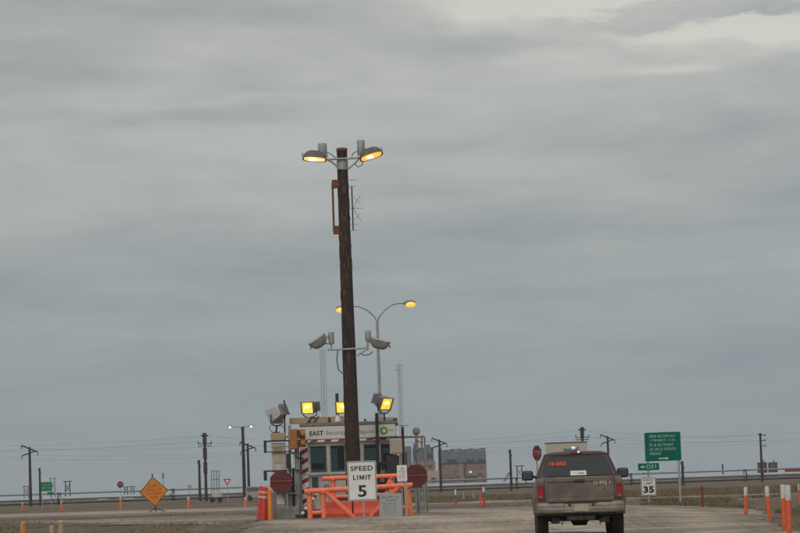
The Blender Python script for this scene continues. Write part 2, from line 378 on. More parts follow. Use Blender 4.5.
def strip(name, m, path, dz, step=0.6, across=8, ragged=0.35):
    """a ribbon laid on the terrain: path = [(x, y, halfwidth)...]"""
    P = []
    for (x0, y0, w0), (x1, y1, w1) in zip(path, path[1:]):
        L = math.hypot(x1-x0, y1-y0); n = max(1, int(L/step))
        P += [(lerp(x0, x1, i/n), lerp(y0, y1, i/n), lerp(w0, w1, i/n)) for i in range(n)]
    P.append(path[-1])
    vs = []; fs = []; W = across+1
    for i, (x, y, hw) in enumerate(P):
        a = P[max(0, i-1)]; b = P[min(len(P)-1, i+1)]; d = Vector((b[0]-a[0], b[1]-a[1])).normalized(); nrm = Vector((d.y, -d.x))
        for k in range(W):
            t = k/across*2-1
            wob = ragged*(noise.noise((x*0.4+t*9, y*0.4, 3))+0.6*noise.noise((x*1.7+t*9, y*1.7, 5))) if abs(t) == 1 else 0
            q = Vector((x, y))+nrm*(t*hw+wob); e = -0.07 if abs(t) == 1 else 0
            vs.append((q.x, q.y, gz(q.x, q.y)+dz+e))
    for i in range(len(P)-1):
        for k in range(across): fs.append((i*W+k, i*W+k+1, (i+1)*W+k+1, (i+1)*W+k))
    me = bpy.data.meshes.new(name); me.from_pydata(vs, [], fs); me.materials.append(m)
    for p in me.polygons: p.use_smooth = True
    if name in ('access_road', 'crossing_road', 'checkpoint_apron'):
        at = me.attributes.new('worn', 'FLOAT', 'POINT')
        for i, v in enumerate(vs): at.data[i].value = worn(v[0], v[1])
    o = bpy.data.objects.new(name, me); C.objects.link(o); o['kind'] = 'structure'
    return o
strip('verge', grassy, [(9.6, 30, 1.6), (10.6, 54, 1.9), (11.6, 66, 1.8), (13.2, 80, 1.6), (15.5, 92, 0.8)], 0.060, 0.6, 8)
strip('verge', grassy, [(-3, 163, 18), (40, 176, 20), (90, 190, 20)], 0.026, 2.0, 8)
strip('dirt_lot', dirt, [(-40, 113, 15), (-22, 101, 13), (-12, 93, 6), (-9.2, 90, 2)], 0.022, 0.7, 26, 0.6)
strip('crossing_road', browngravel, [(-75, 192, 13), (-40, 176, 14), (-20, 163, 17), (-8, 146, 16), (0, 133, 12), (8, 126, 12), (25, 124, 12), (80, 128, 12)], 0.055, 0.8, 40, 0.6)
strip('access_road', gravel, [(3.2, -25, 5), (2.6, 30, 5.8), (2.3, 55, 6.2), (2.6, 68, 7.0), (3.0, 80, 8.0), (4.0, 95, 8.8), (5.0, 104, 7)], 0.080, 0.4, 48, 0.7)
strip('side_track', gravel, [(-70, 100, 2.0), (-30, 88.5, 1.7), (-14.4, 79, 1.3), (-9, 66, 2.6), (-3, 52, 3.5), (0, 40, 4)], 0.046, 0.6, 8, 0.4)
strip('checkpoint_apron', gravel, [(-13, 108, 6), (-8, 96, 4.2), (-4, 89, 4), (0.5, 88, 4.6), (4, 87, 4)], 0.066, 0.5, 14, 0.5)
# ------------------------------------------------------------------ security checkpoint hut
HY = 88.0
def hp(u, v, Y=HY): return pt(u, v, Y)
x_l = hp(303, 470).x; x_r = hp(397, 470).x; HX = (x_l+x_r)/2; HW = (x_r-x_l); HG = gz0(HX, HY)+0.06
def lx(u, v): return hp(u, v).x-HX
def lz(u, v): return hp(u, v).z-HG
hut = thing('guard_hut', 'white security checkpoint hut with tinted windows, red striped trim and name board', 'guard hut', (HX, HY, HG))
zw0, zw1 = lz(340, 472), lz(340, 445); zs0, zs1 = lz(340, 438.5), lz(340, 425.8); zr = zs1+0.02
hw = HW/2; D = 3.4
MB().box((0, D/2, 0.14), (HW+0.1, D+0.1, 0.28)).build('skid', darkst, hut)
wl = MB().box((0, 0.05, (0.28+zw0)/2), (HW, 0.1, zw0-0.28)).box((0, 0.05, (zw1+zr)/2), (HW, 0.1, zr-zw1)).build('front_wall', white, hut)
for sx in (-1, 1):
    xx = sx*(hw-0.05)
    MB().box((xx, D/2+.05, (0.28+zw0)/2), (0.1, D-.1, zw0-0.28)).box((xx, D/2+.05, (zw1+zr)/2), (0.1, D-.1, zr-zw1)).box((xx, D-0.3, (zw0+zw1)/2), (0.098, 0.6, zw1-zw0)).box((xx, D/2, (zw0+zw1)/2), (0.098, 0.12, zw1-zw0)).build('side_wall', white, hut)
MB().box((0, D, (0.28+zw0)/2), (HW-.2, 0.1, zw0-0.28)).box((0, D, (zw1+zr)/2), (HW-.2, 0.1, zr-zw1)).box((0, D, (zw0+zw1)/2), (.14, 0.098, zw1-zw0)).build('rear_wall', white, hut)
rf = MB().box((0, D/2+0.05, zr+0.05), (HW+0.16, D+0.3, 0.1)).build('roof', mat('roof_felt', (0.22, 0.20, 0.17), 0.8), hut, 0.01)
MB().box((0, D/2, 0.32), (HW-.2, D-.2, 0.06)).build('inner_floor', darkst, hut)
MB().box((0.1, D*0.45, 0.95), (HW*0.7, 0.6, 0.9)).build('counter', mat('brown_laminate', (0.10, 0.07, 0.05)), hut)
# mullions, window frames and panes
edges = [308.5, 328.5, 347, 362, 379, 394.5]
for i, u in enumerate(edges):
    MB().box((lx(u, 458), 0.05, (zw0+zw1)/2), (0.11, 0.11, zw1-zw0)).build('mullion', white, hut, 0.008)
for a, b in zip(edges, edges[1:]):
    xa, xb = lx(a, 458)+0.055, lx(b, 458)-0.055; zc_ = (zw0+zw1)/2
    wn = MB()
    wn.box((xa+.015, .05, zc_), (.03, .07, zw1-zw0)).box((xb-.015, .05, zc_), (.03, .07, zw1-zw0)).box(((xa+xb)/2, .05, zw0+.015), (xb-xa-.06, .07, .03)).box(((xa+xb)/2, .05, zw1-.015), (xb-xa-.06, .07, .03))
    wn = wn.build('window', greym, hut)
    MB().box(((xa+xb)/2, .06, zc_), (xb-xa-.06, .008, zw1-zw0-.06)).build('pane', tealglass, wn)
MB().box((0, -0.03, zw0-0.035), (HW+.04, 0.1, 0.06)).build('window_sill', white, hut, 0.005)
# lower wall panel battens, green notice, low white panel
for k in range(6): MB().box((-hw+0.3+k*(HW-.6)/5, -0.012, (0.3+zw0)/2-.02), (0.05, 0.024, zw0-0.42)).build('batten', white, hut)
MB().box((lx(315, 482), -0.03, lz(315, 482)), (0.2, 0.02, 0.34)).build('notice', mat('dark_green_notice', (0.02, 0.07, 0.05), 0.5), hut)
# red and white striped corner trim and eaves trim
trim = MB().box((lx(304.5, 470), -0.035, (0.3+zs0)/2), (0.26, 0.07, zs0-0.3)).build('corner_trim', signw, hut, 0.004)
z = 0.45
while z < zs0-0.25:
    xa, xb = lx(304.5, 470)-0.128, lx(304.5, 470)+0.128
    MB().prism([(xa, z), (xb, z+0.13), (xb, z+0.27), (xa, z+0.14)], -0.078, -0.0705).build('stripe', redp, trim); z += 0.33
eave = MB().box((0, -0.035, zs0-0.065), (HW, 0.07, 0.085)).build('eaves_trim', signw, hut)
x = -hw+0.25
while x < hw-0.3:
    MB().prism([(x, zs0-0.104), (x+0.22, zs0-0.104), (x+0.29, zs0-0.026), (x+0.07, zs0-0.026)], -0.078, -0.0705).build('stripe', redp, eave); x += 0.47
# name board
bd = MB().box((0, -0.06, (zs0+zs1)/2), (HW-0.02, 0.06, zs1-zs0)).build('name_board', mat('name_board_cream', (0.60, 0.585, 0.53), 0.5, 0, 0.08, 2), hut, 0.006)
grn_t = mat('dark_green_print', (0.02, 0.075, 0.06), 0.5); gry_t = mat('grey_green_print', (0.20, 0.26, 0.24), 0.5)
zb = (zs0+zs1)/2-0.01
text('EAST', 0.46, 0.165, grn_t, bd, (lx(316.5, 433), -0.093, zb), bold=0.03)
text('Security', lx(346, 433)-lx(326, 433), 0.185, gry_t, bd, (lx(336, 433), -0.093, zb-0.01), bold=0.006)
text('Checkpoint', lx(374.5, 433)-lx(349, 433), 0.185, gry_t, bd, (lx(361.7, 433), -0.093, zb-0.01), bold=0.006)
ex, ez = lx(384, 431), zb+0.01
em = MB()
for k in range(18):
    a0 = 2*math.pi*(k-.45)/18; a1 = 2*math.pi*(k+.45)/18; am = 2*math.pi*k/18
    em.prism([(ex+.03*math.cos(a0), ez+.03*math.sin(a0)), (ex+.115*math.cos(a0), ez+.115*math.sin(a0)), (ex+.145*math.cos(am), ez+.145*math.sin(am)), (ex+.115*math.cos(a1), ez+.115*math.sin(a1)), (ex+.03*math.cos(a1), ez+.03*math.sin(a1))], -0.096, -0.0915)
em.build('emblem_petals', mat('emblem_green', (0.03, 0.22, 0.03), 0.5), bd)
MB().prism([(ex+.075*math.cos(a), ez+.075*math.sin(a)) for a in [2*math.pi*k/20 for k in range(20)]], -0.100, -0.0965).build('emblem_centre', mat('emblem_yellow', (0.55, 0.55, 0.06), 0.5), bd)
MB().prism([(ex+.035*math.cos(a), ez+.035*math.sin(a)) for a in [2*math.pi*k/16 for k in range(16)]], -0.104, -0.1005).build('emblem_core', signw, bd)
text('bp', 0.13, 0.09, gry_t, bd, (lx(391.5, 431), -0.093, zb+0.02), bold=0.01)
# roof parapet box behind the board
MB().box((lx(318, 421), 0.55, zr+0.21), (1.95, 0.5, 0.2)).build('roof_box', tan, hut, 0.01)
MB().box((lx(385, 424), 0.6, zr+0.16), (0.7, 0.5, 0.13)).build('roof_vent', beige, hut, 0.01)
# siren horn and thin aerials on the roof
MB().lathe([(0.05, 0), (0.11, 0.03), (0.10, 0.16), (0.03, 0.28), (0.0, 0.3)], (lx(337.5, 416), 0.35, zr+0.1)).build('siren', signw, hut, smooth=True)
MB().tube([(lx(337, 414), 0.4, zr+0.1), (lx(336.6, 393), 0.4, lz(336.6, 393))], 0.055, 8).build('aerial', darkst, hut)
MB().tube([(lx(284.5, 430), 0.12, lz(284.5, 441)), (lx(284, 399), 0.12, lz(284, 400))], 0.028, 8).tube([(lx(284.5, 430), 0.12, lz(284.5, 437)), (lx(305, 430), 0.2, lz(290, 436))], 0.02, 6).build('aerial', darkst, hut)
# steel post carried up past the board
MB().tube([(lx(379, 515), -0.25, -0.02), (lx(376.8, 413), -0.25, lz(376.8, 413))], 0.055, 8).box((lx(377, 425), -0.15, lz(377, 425)), (0.1, 0.2, 0.14)).build('conduit_post', darkst, hut)

def hbox(nm, u, v, w_, d_, h_, m, y=-.06, bev=.008): return MB().box((lx(u, v), y-d_/2, lz(u, v)), (w_, d_, h_)).build(nm, m, hut, bev)
dred = mat('dark_red_brown_panel', (.085, .035, .032), .7, 0, .4, 6)
hbox('lower_panel', 386, 484, .62, .03, .95, dred, -.005)
hbox('sill_band', 386, 463.5, .75, .05, .10, dred, -.09)
hbox('junction_box', 381.5, 478, .22, .14, .30, greym); hbox('junction_box', 392, 480, .18, .14, .42, darkst); hbox('meter_box', 389, 494, .26, .16, .24, galv)
hbox('heater_unit', 341, 492, .42, .22, .34, beige); hbox('junction_box', 326, 487, .14, .10, .20, greym)
for pts in ([(380, 462), (380, 512)], [(395.5, 440), (396.5, 512)], [(386, 468), (384, 480), (388, 500), (391, 512)], [(312, 492), (313, 512)], [(343, 500), (345, 512)], [(305, 443), (395, 440)], [(309, 476), (394, 472.5)]):
    MB().tube([(lx(*q), -.13, lz(*q)) for q in pts], .018, 6).build('conduit', darkst if pts[0][0] > 370 else greym, hut)
# things seen through the panes
for u, v, w_, h_, m_ in ((341.5, 457, .30, .80, darkst), (316, 466, .5, .2, darkst), (388, 460, .30, .5, darkst)):
    MB().box((lx(u, v), .55, lz(u, v)), (w_, .25, h_)).build('indoor_item', m_, hut, .01)
for u, v in ((318, 449), (337, 449.5), (371, 449), (386, 448.5)): MB().box((lx(u, v), .14, lz(u, 446.5)), (.46, .02, .10)).build('blind', mat('dusty_blind', (.22, .21, .19), .8), hut)
# small roof fittings
MB().tube([(lx(392, 424), .1, lz(392, 424)), (lx(392, 421), .1, lz(392, 420.5))], .02, 6).box((lx(394.5, 420), .1, lz(394.5, 420)), (.20, .10, .09), rot=Matrix.Rotation(R(-22), 3, 'Y')).build('security_camera', darkst, hut)
for u, v in ((329, 419.5), (350, 421), (365, 421)): MB().box((lx(u, v), .3, lz(u, v)), (.07, .07, .16)).build('roof_fitting', darkst, hut)
for x_ in (lx(313, 420)-.1, lx(313, 420)+.12): MB().tube([(x_-.12, .25, zr+.1), (x_+.08, .28, zr+.36)], .015, 6).build('stay', darkst, hut)
MB().tube([(lx(372, 437.5), -.16, lz(372, 438)), (lx(398, 436.5), -.16, lz(398, 436.8))], .03, 6).build('eaves_pipe', mat('dark_red_steel', (.10, .045, .04), .7), hut)

def floodlight(u, v, n, label, lit, post_v, w=0.44, h=0.34, Y=HY+0.3):
    """floodlight on a yoke; n = aim direction; post_v = pixel row of its foot"""
    P = pt(u, v, Y); foot = pt(u, post_v, Y); foot = Vector((P.x, Y, foot.z))
    t = thing('floodlight', label, 'floodlight', foot, 0, 'floodlights on the hut roof')
    c = P-foot; n = Vector(n).normalized(); rx = n.cross(Vector((0, 0, 1))).normalized(); uz = rx.cross(n)
    def q(a, b, d): return c + rx*a + uz*b + n*d
    d0 = 0.10
    mb = MB(); bm = mb.bm
    rings = []
    for (aw, ah, dd, sh) in ((w*.30, h*.34, -.34, 0), (w*.42, h*.46, -.20, 0), (w*.52, h*.54, 0.06, 0), (w*.58, h*.60, d0-.02, 0), (w*.58, h*.60, d0+.03, 0), (w*.52, h*.54, d0+.03, 0), (w*.48, h*.50, d0-.03, 0)):
        rings.append([bm.verts.new(q(sx*aw, sz*ah, dd)) for sx, sz in ((-1, -1), (1, -1), (1, 1), (-1, 1))])
    for A, B in zip(rings, rings[1:]):
        for k in range(4): bm.faces.new((A[k], A[(k+1) % 4], B[(k+1) % 4], B[k]))
    bm.faces.new(rings[0])
    hs = mb.build('housing', mat('dull_flood_housing', (.17, .155, .135), .6, .1, .35, 9) if lit else mat('pale_flood_housing', (0.40, 0.38, 0.35), 0.55, 0, 0.2), t, 0.012)
    for k in range(4):
        a = (-1.5+k)*w*.2
        mbf = MB(); vs = [mbf.bm.verts.new(q(a+s*.008, b, dd)) for s in (-1, 1) for b, dd in ((-h*.4, -.345), (h*.4, -.345), (h*.5, -.46), (-h*.5, -.46))]
        for f in ((0, 1, 2, 3), (7, 6, 5, 4), (0, 3, 7, 4), (1, 5, 6, 2), (2, 6, 7, 3), (0, 4, 5, 1)): mbf.bm.faces.new([vs[i] for i in f])
        mbf.build('fin', greym, hs)
    mb = MB(); mb.bm.faces.new([mb.bm.verts.new(q(sx*w*.495, sz*h*.51, d0-.018)) for sx, sz in ((-1, -1), (1, -1), (1, 1), (-1, 1))]); mb.build('lens', lensyellow if lit else lensdark, t, solid=0.006)
    if lit: MB().tube([q(-w*.22, h*.06, d0-.012), q(-w*.1, h*.10, d0+.0), q(w*.1, h*.10, d0+.0), q(w*.22, h*.06, d0-.012)], [.02, .055, .055, .02], 10).build('bulb_glow', mat('flood_bulb_glow', (.9, .8, .4), .3, 0, .1, emit=(1, .88, .38), estr=1.5), t, smooth=True)
    ya, yb = q(-w*.60, 0, -.05), q(w*.60, 0, -.05); dn = Vector((0, 0, -(h*.5+.17)))
    MB().tube([ya, ya+dn*.75, ya*.75+yb*.25+dn, ya*.25+yb*.75+dn, yb+dn*.75, yb], 0.022, 6).build('yoke', darkst, t)
    yc = ya*.5+yb*.5+dn
    MB().tube([(0, 0, 0), (yc.x, yc.y, yc.z)], 0.03, 8).box((0, 0, 0.02), (0.22, 0.22, 0.04)).build('stand', darkst, t)
    return t
floodlight(275.5, 415, (-0.75, 0.55, -0.42), 'pale unlit floodlight at the left end, facing away', False, 433, .52, .42, HY+0.25)
floodlight(309, 407.5, (-0.55, -0.82, -0.10), 'lit yellow floodlight aimed at viewer above the EAST lettering', True, 424.5, .45, .35)
floodlight(343.5, 407, (-0.25, -0.95, -0.12), 'lit yellow floodlight half hidden behind the tall wooden pole', True, 425.5, .44, .34)
floodlight(384.5, 403, (0.66, -0.62, -0.42), 'lit yellow floodlight tilted down above the green emblem', True, 425.5, .48, .38)

# ------------------------------------------------------------------ gate control stand left of the hut
GY = 87.6
GX = pt(284, 500, GY).x; GG = gz0(GX, GY)+0.06
def gl(u, v): p = pt(u, v, GY); return p.x-GX, p.z-GG
st = thing('gate_control_stand', 'white gate control cabinet on concrete block in steel frame, left of hut', 'control cabinet', (GX, GY, GG))
MB().box((0.05, 0.2, 0.18), (0.92, 0.6, 0.44)).build('concrete_block', concrete, st, 0.015)
x0, z0 = gl(280.5, 497)
lower = MB().box((x0, 0.15, 0.40+0.36), (0.42, 0.36, 0.80)).build('lower_cabinet', white, st, 0.012)
MB().box((x0+.02, -0.045, 0.78), (0.30, 0.02, 0.60)).build('door', signw, lower, 0.006)
MB().tube([(x0+.1, -.07, 0.95), (x0+.1, -.07, 0.70), (x0+.16, -.07, 0.6), (x0+.16, -.06, 0.45)], 0.012, 6).build('cable', black_rubber, lower)
x1, z1 = gl(278.5, 455)
upper = MB().box((x1, 0.15, z1-.08), (0.46, 0.36, 0.98)).build('upper_cabinet', white, st, 0.012)
MB().box((x1-.02, -0.04, z1+.02), (0.26, 0.02, 0.56)).build('panel', beige, upper, 0.006)
_, zt = gl(278, 436.5)
MB().box((x1, 0.15, zt), (0.50, 0.42, 0.24)).build('wooden_box', tan, st, 0.012)
def barbox(mb, pts, r):
    for a, b in zip(pts, pts[1:]):
        a = Vector(a); b = Vector(b); d = b-a; mb.box((a+b)/2, (r, r, d.length+r*.98), rot=d.to_track_quat('Z', 'Y').to_matrix())
fr = MB(); a = gl(265, 441.5); b = gl(291, 440.6); c = gl(265.6, 452); d = gl(291.5, 451.5)
barbox(fr, [(a[0], -.1, a[1]), (b[0], -.1, b[1])], .05); barbox(fr, [(c[0], -.101, c[1]), (d[0], -.101, d[1])], .035)
f1 = fr.build('upper_bracket', darkst, st)
MB().box(((a[0]+c[0])/2, -.1, (a[1]+c[1])/2), (.09, .1, a[1]-c[1]+.06)).build('sensor', darkst, f1, .01)
fr = MB(); a = gl(264.5, 471.2); b = gl(300, 470); barbox(fr, [(a[0], -.1, a[1]), (b[0], -.1, b[1])], .05)
f2 = fr.build('lower_bracket', darkst, st); a2 = gl(265.5, 476); MB().box((a2[0], -.1, a2[1]), (.11, .12, .30)).build('sensor', darkst, f2, .01)
for u, v0, rr, mm in ((289.5, 425, .05, galv), (297, 446, .075, galv), (300.5, 452, .03, darkst), (293, 452, .045, darkst)):
    x, z = gl(u, v0); xb, zb2 = gl(u+2, 515)
    MB().tube([(xb-.03, .05, 0), (x, .05, z)], rr, 8).build('upright', mm, st)
xx, zz = gl(289, 461); MB().box((xx, -.02, zz), (.16, .14, .52)).build('relay_box', darkst, st, .01)
xx, zz = gl(292.8, 461); MB().lathe([(.055, -.24), (.06, -.2), (.06, .2), (.045, .24)], (xx, -.06, zz), n=12).build('canister', signw, st, smooth=True)
xx, zz = gl(288, 478); MB().box((xx, -.02, zz), (.10, .10, .30)).build('relay_box', greym, st, .01)
xx, zz = gl(299, 485); MB().box((xx, .1, zz-.45), (.20, .16, 1.9)).build('column', mat('grey_brown_column', (.17, .15, .13), .7, 0, .3, 6), st, .01)
for u0, v0, u1, v1, r_ in ((272, 494, 299, 493, .022), (286, 452, 286.5, 468, .02), (271, 447, 290, 446, .02), (268, 497, 268.8, 516, .03), (272.5, 493, 273, 516, .03)):
    p0, p1 = gl(u0, v0), gl(u1, v1); MB().tube([(p0[0], -.14, p0[1]), (p1[0], -.14, p1[1])], r_, 6).build('rail', galv, st)
# rings of cable above the wooden box
xx, zz = gl(276, 428); MB().tube([(xx+.22*math.cos(t), .1, zz+.16*math.sin(t)) for t in [k*math.pi*1.7/14 for k in range(15)]], .012, 6).build('cable', black_rubber, st)
MB().tube([(0.15, -.12, 0.42), (0.16, -.12, 1.0), (0.24, -.12, 1.25)], .014, 6).tube([(0.30, -.10, 0.42), (0.29, -.10, 1.4)], .02, 6).build('cable', black_rubber, st)

def octagon(r, a0=math.pi/8): return [(r*math.cos(a0+k*math.pi/4), r*math.sin(a0+k*math.pi/4)) for k in range(8)]
def gate_sign(u, v, rad, label, rz, foot_dx, Y=87.2):
    P = pt(u, v, Y); g = gz0(P.x, Y)+.05
    t = thing('gate_stop_board', label, 'stop board', (P.x, Y, g), rz, 'octagonal boards at the checkpoint gates')
    h = P.z-g
    b = MB().prism([(x, z+h) for x, z in octagon(rad)], -.02, .02).build('board', redst, t, .004)
    MB().box((0, -.035, h+.02), (rad*1.8, .028, .045)).build('cross_bar', mat('dull_red_bar', (0.26, .06, .05), .6), b)
    for dx in foot_dx: MB().tube([(dx, .05, 0), (dx, .05, h+rad*.5)], .028, 8).build('post', galv, t)
    return t
gate_sign(281.3, 481.8, .405, 'dull red octagonal board left of hut, in front of white cabinet', 0, (0.19, -0.28))
rg = gate_sign(416, 476, .415, 'dull red octagonal board at right end of orange pipe rails', R(8), (-.02, .20, .29), 87.9)

# traffic signal seen from the side
P = pt(295, 439, 87.3)
ts = thing('traffic_signal', 'yellow traffic signal head beside the left end of name board', 'traffic signal', (P.x, 87.3, P.z-.36))
hs = MB().box((-.03, 0, .36), (.30, .26, .68)).build('housing', yellow, ts, .03)
for k in range(2):
    MB().lathe([(.105, 0), (.115, -.16), (.105, -.16), (.09, 0)], (.19, -.02, .20+k*.32), 'x', 16, Matrix.Rotation(R(180), 3, 'Z')).build('visor', yellow, hs, smooth=True)
    MB().box((.125, -.135, .20+k*.32), (.10, .012, .25)).build('door', darkst, hs)
MB().box((.25, .02, .40), (.20, .05, .56)).build('backplate', yellow, ts, .01)
MB().tube([(0, .05, 0), (0, .05, -.25), (.25, .2, -.30)], .03, 8).build('bracket', darkst, ts)

# ------------------------------------------------------------------ tall wooden floodlight pole
PY = 86.0
tp = pt(341.8, 149.5, PY); bp_ = pt(355, 517, PY); PG = gz0(bp_.x, PY)
pole = thing('light_pole', 'tall dark creosoted wooden pole with four lamp heads, before the hut', 'light pole', (bp_.x, PY, PG))
top = Vector((tp.x-bp_.x, 0, tp.z-PG)); H = top.z
def along(z, dy=0): return Vector((top.x*z/H, dy, z))
def rad(z): return lerp(.262, .172, max(0, z)/H)
mb = MB(); prof = []
rings = []
for i in range(61):
    z = -.3+(H+.3)*i/60; ring = []
    for k in range(28):
        a = 2*math.pi*k/28; rr = rad(z)*(1+.02*noise.noise((math.cos(a)*2, math.sin(a)*2, z*.5))+.018*noise.noise((math.cos(a)*6, math.sin(a)*6, z*.25)))
        ring.append(mb.bm.verts.new(along(z)+Vector((rr*math.cos(a), rr*math.sin(a), 0))))
    rings.append(ring)
for A, B in zip(rings, rings[1:]):
    for k in range(28): mb.bm.faces.new((A[k], A[(k+1) % 28], B[(k+1) % 28], B[k]))
mb.bm.faces.new(rings[-1])
shaft = mb.build('shaft', wood, pole, smooth=True)
def zpole(v, u=343): return pt(u, v, PY).z-PG
def xpole(u, v): return pt(u, v, PY).x-bp_.x
# worn red-brown patches: bark scabs proud of the shaft
scab = mat('red_brown_weathered_wood', (0.135, 0.062, 0.040), .9, 0, .4, 14, stretch=(1, 1, .2))
for k in range(80):
    z = random.uniform(1.5, H-1.2); a = random.uniform(math.pi*1.02, math.pi*1.98); hh = random.uniform(.08, .4); ww = random.uniform(.015, .05)
    if k < 60: z = random.uniform(H*.55, H-1.0)
    m_ = MB(); r_ = rad(z)*1.015+.006
    def fn(s, t_):
        e = math.sin(math.pi*t_)**.6*(.6+.8*noise.noise((k*3.1, t_*4, s)))
        aa = a+(s-.5)*2*ww/r_*max(e, .05); zz = z+(t_-.5)*hh
        p = along(zz); return p+Vector((r_*math.cos(aa), r_*math.sin(aa), 0))
    m_.grid(fn, 3, 8).build('bark_scab', scab, shaft, solid=.008)
zc1 = zpole(165); MB().lathe([(rad(zc1)+.014, -.17), (rad(zc1)+.014, .17)], along(zc1), n=28).build('collar', galv, pole, smooth=True)
zt0 = zpole(153); MB().lathe([(rad(H)+.012, -.05), (rad(H)+.012, .03), (rad(H)-.02, .045), (0, .05)], along(H), n=24).build('cap', mat('rusty_cap', (.16, .075, .05), .8), pole, smooth=True)
# side bracket on the left (two stand-offs and a bar)
za, zb_ = zpole(184), zpole(230)
xa = xpole(333.2, 205)
br = MB()
br.box((xa, -.05, (za+zb_)/2), (.07, .07, za-zb_+.1)); br = br.build('standoff_bar', rusty, pole)
for zz in (za, zb_): MB().box(((xa+along(zz).x)/2-.03, -.05, zz), (abs(along(zz).x-xa)-.02, .12, .28)).build('standoff', rusty, pole, .01)
# yagi aerial on the right
xb = xpole(352.5, 208); z0, z1 = zpole(231), zpole(187)
ya = MB().tube([(xb, -.1, z0), (xb, -.1, z1)], .022, 8).build('aerial_boom', darkst, pole)
for v, L in ((181, .24), (187, .22), (209, .42), (225, .22), (231, .24)):
    zz = zpole(v); MB().tube([(along(zz).x+rad(zz)*.7, -.1, zz), (along(zz).x+rad(zz)+L+.04, -.1, zz)], .011, 6).build('aerial_element', galv, ya)
for s in (-1, 1): MB().tube([(xb+.03, -.1, zpole(209)), (xb+.16, -.1, zpole(209)+s*.26), (xb+.28, -.1, zpole(209)+s*.42)], .010, 6).tube([(xb+.05, -.1, zpole(209)+s*.38), (xb+.26, -.1, zpole(209)+s*.16)], .008, 6).build('aerial_loop', galv, ya)
def dome_head(uv, n, lit, lens_m, hm, w=.86, d=.60, dep=.34, name='lamp_head'):
    """oval floodlight head: n is where the lens faces"""
    P = pt(*uv, PY-.25); c = Vector((P.x-bp_.x, -.25, P.z-PG)); n = Vector(n).normalized()
    rx = Vector((1, 0, 0)); rx = (rx-n*rx.dot(n)).normalized(); uz = n.cross(rx)
    mb = MB(); rings = []
    for (k, dd) in ((.28, -1.0), (.55, -.93), (.80, -.70), (.95, -.38), (1.0, -.1), (1.04, -.04), (1.04, 0), (.93, 0), (.90, -.06)):
        rings.append([mb.bm.verts.new(c+rx*(w/2*k*math.copysign(abs(math.cos(a))**.62, math.cos(a)))+uz*(d/2*k*math.copysign(abs(math.sin(a))**.62, math.sin(a)))+n*(dd*dep)) for a in [2*math.pi*j/24 for j in range(24)]])
    for A, B in zip(rings, rings[1:]):
        for j in range(24): mb.bm.faces.new((A[j], A[(j+1) % 24], B[(j+1) % 24], B[j]))
    mb.bm.faces.new(rings[0])
    hd = mb.build(name, hm, pole, smooth=True)
    mb = MB(); mb.bm.faces.new([mb.bm.verts.new(c+rx*(w*.455*math.copysign(abs(math.cos(a))**.62, math.cos(a)))+uz*(d*.455*math.copysign(abs(math.sin(a))**.62, math.sin(a)))-n*.012) for a in [2*math.pi*j/24 for j in range(24)]])
    mb.build('lens', lens_m, hd, solid=.004)
    if lit: MB().lathe([(0, -.14), (.04, -.11), (.055, 0), (.04, .11), (0, .14)], c+rx*(-.06)+n*.002, 'x', 12).build('bulb_glow', lenshot, hd, smooth=True)
    MB().box(c+n*(-dep*.5)+rx*(w*.52), (.05, .08, .10)).box(c+n*(-dep*.5)-rx*(w*.52), (.05, .08, .10)).build('latch', galv, hd)
    return hd
browndome = mat('brown_lamp_dome', (.115, .095, .072), .5, .2, .3, 8)
dome_head((314.5, 159.5), (-.10, -.24, -1), True, lenswhite, browndome, w=.78, d=.46, dep=.30)
dome_head((371.5, 156.5), (.32, -.34, -1), True, lensorange, browndome, w=.78, d=.46, dep=.30)
palehead = mat('pale_grey_head', (.30, .30, .285), .5, .1, .3, 8); paleglass = mat('pale_unlit_glass', (.36, .36, .34), .2, 0, .15, 12)
dome_head((316.5, 338.5), (-.50, -.16, .80), False, paleglass, palehead, w=.64, d=.46, dep=.32)
dome_head((380.5, 339.5), (.26, -.14, .92), False, paleglass, palehead, w=.68, d=.46, dep=.32)
def ballast(u, v, w, h):
    P = pt(u, v, PY-.2); MB().lathe([(w*.46, -h/2), (w*.5, -h/2+.03), (w*.5, h/2-.03), (w*.45, h/2)], (P.x-bp_.x, -.2, P.z-PG), n=16).build('ballast', mat('pale_grey_ballast', (.30, .31, .30), .5, .2, .15, 5), pole, smooth=True)
ballast(322.5, 150.5, .30, .46); ballast(361, 147.5, .26, .48); ballast(331.3, 338, .19, .40); ballast(368.2, 336, .20, .36)
def seg(mb, uvs, r, y=-.22, n=8): mb.tube([(xpole(u, v), y, zpole(v, u)) for u, v in uvs], r, n)
am = MB(); seg(am, [(325, 160.5), (343, 159.5), (363, 158.5)], .035); am.build('cross_arm', galv, pole)
for pts in ([(327, 160), (333, 163.5), (340, 170)], [(360, 158.5), (355, 164), (348, 170)]): a_ = MB(); seg(a_, pts, .03); a_.build('brace', galv, pole)
for pts in ([(327, 153), (331, 155), (336, 159)], [(357, 152), (353, 154.5), (351.5, 159)], [(354.5, 164), (358, 168), (362, 166), (363.5, 162)]): a_ = MB(); seg(a_, pts, .014); a_.build('cable', darkst, pole)
am = MB(); seg(am, [(328, 350), (348, 349.5), (368, 348)], .032); am.build('cross_arm', galv, pole)
for pts in ([(331.5, 349.5), (331.3, 343)], [(367.5, 348.5), (368.2, 340)], [(324, 343.5), (331, 344)], [(370, 342), (376, 343)], [(357, 356), (362, 352.5), (369, 348.5)]): a_ = MB(); seg(a_, pts, .03); a_.build('brace', galv, pole)
for pts in ([(338, 350), (337, 360), (338.5, 370), (343, 374), (345, 374)], [(360, 353), (364, 355.5), (369, 355), (373, 352)]): a_ = MB(); seg(a_, pts, .016); a_.build('cable', darkst, pole)
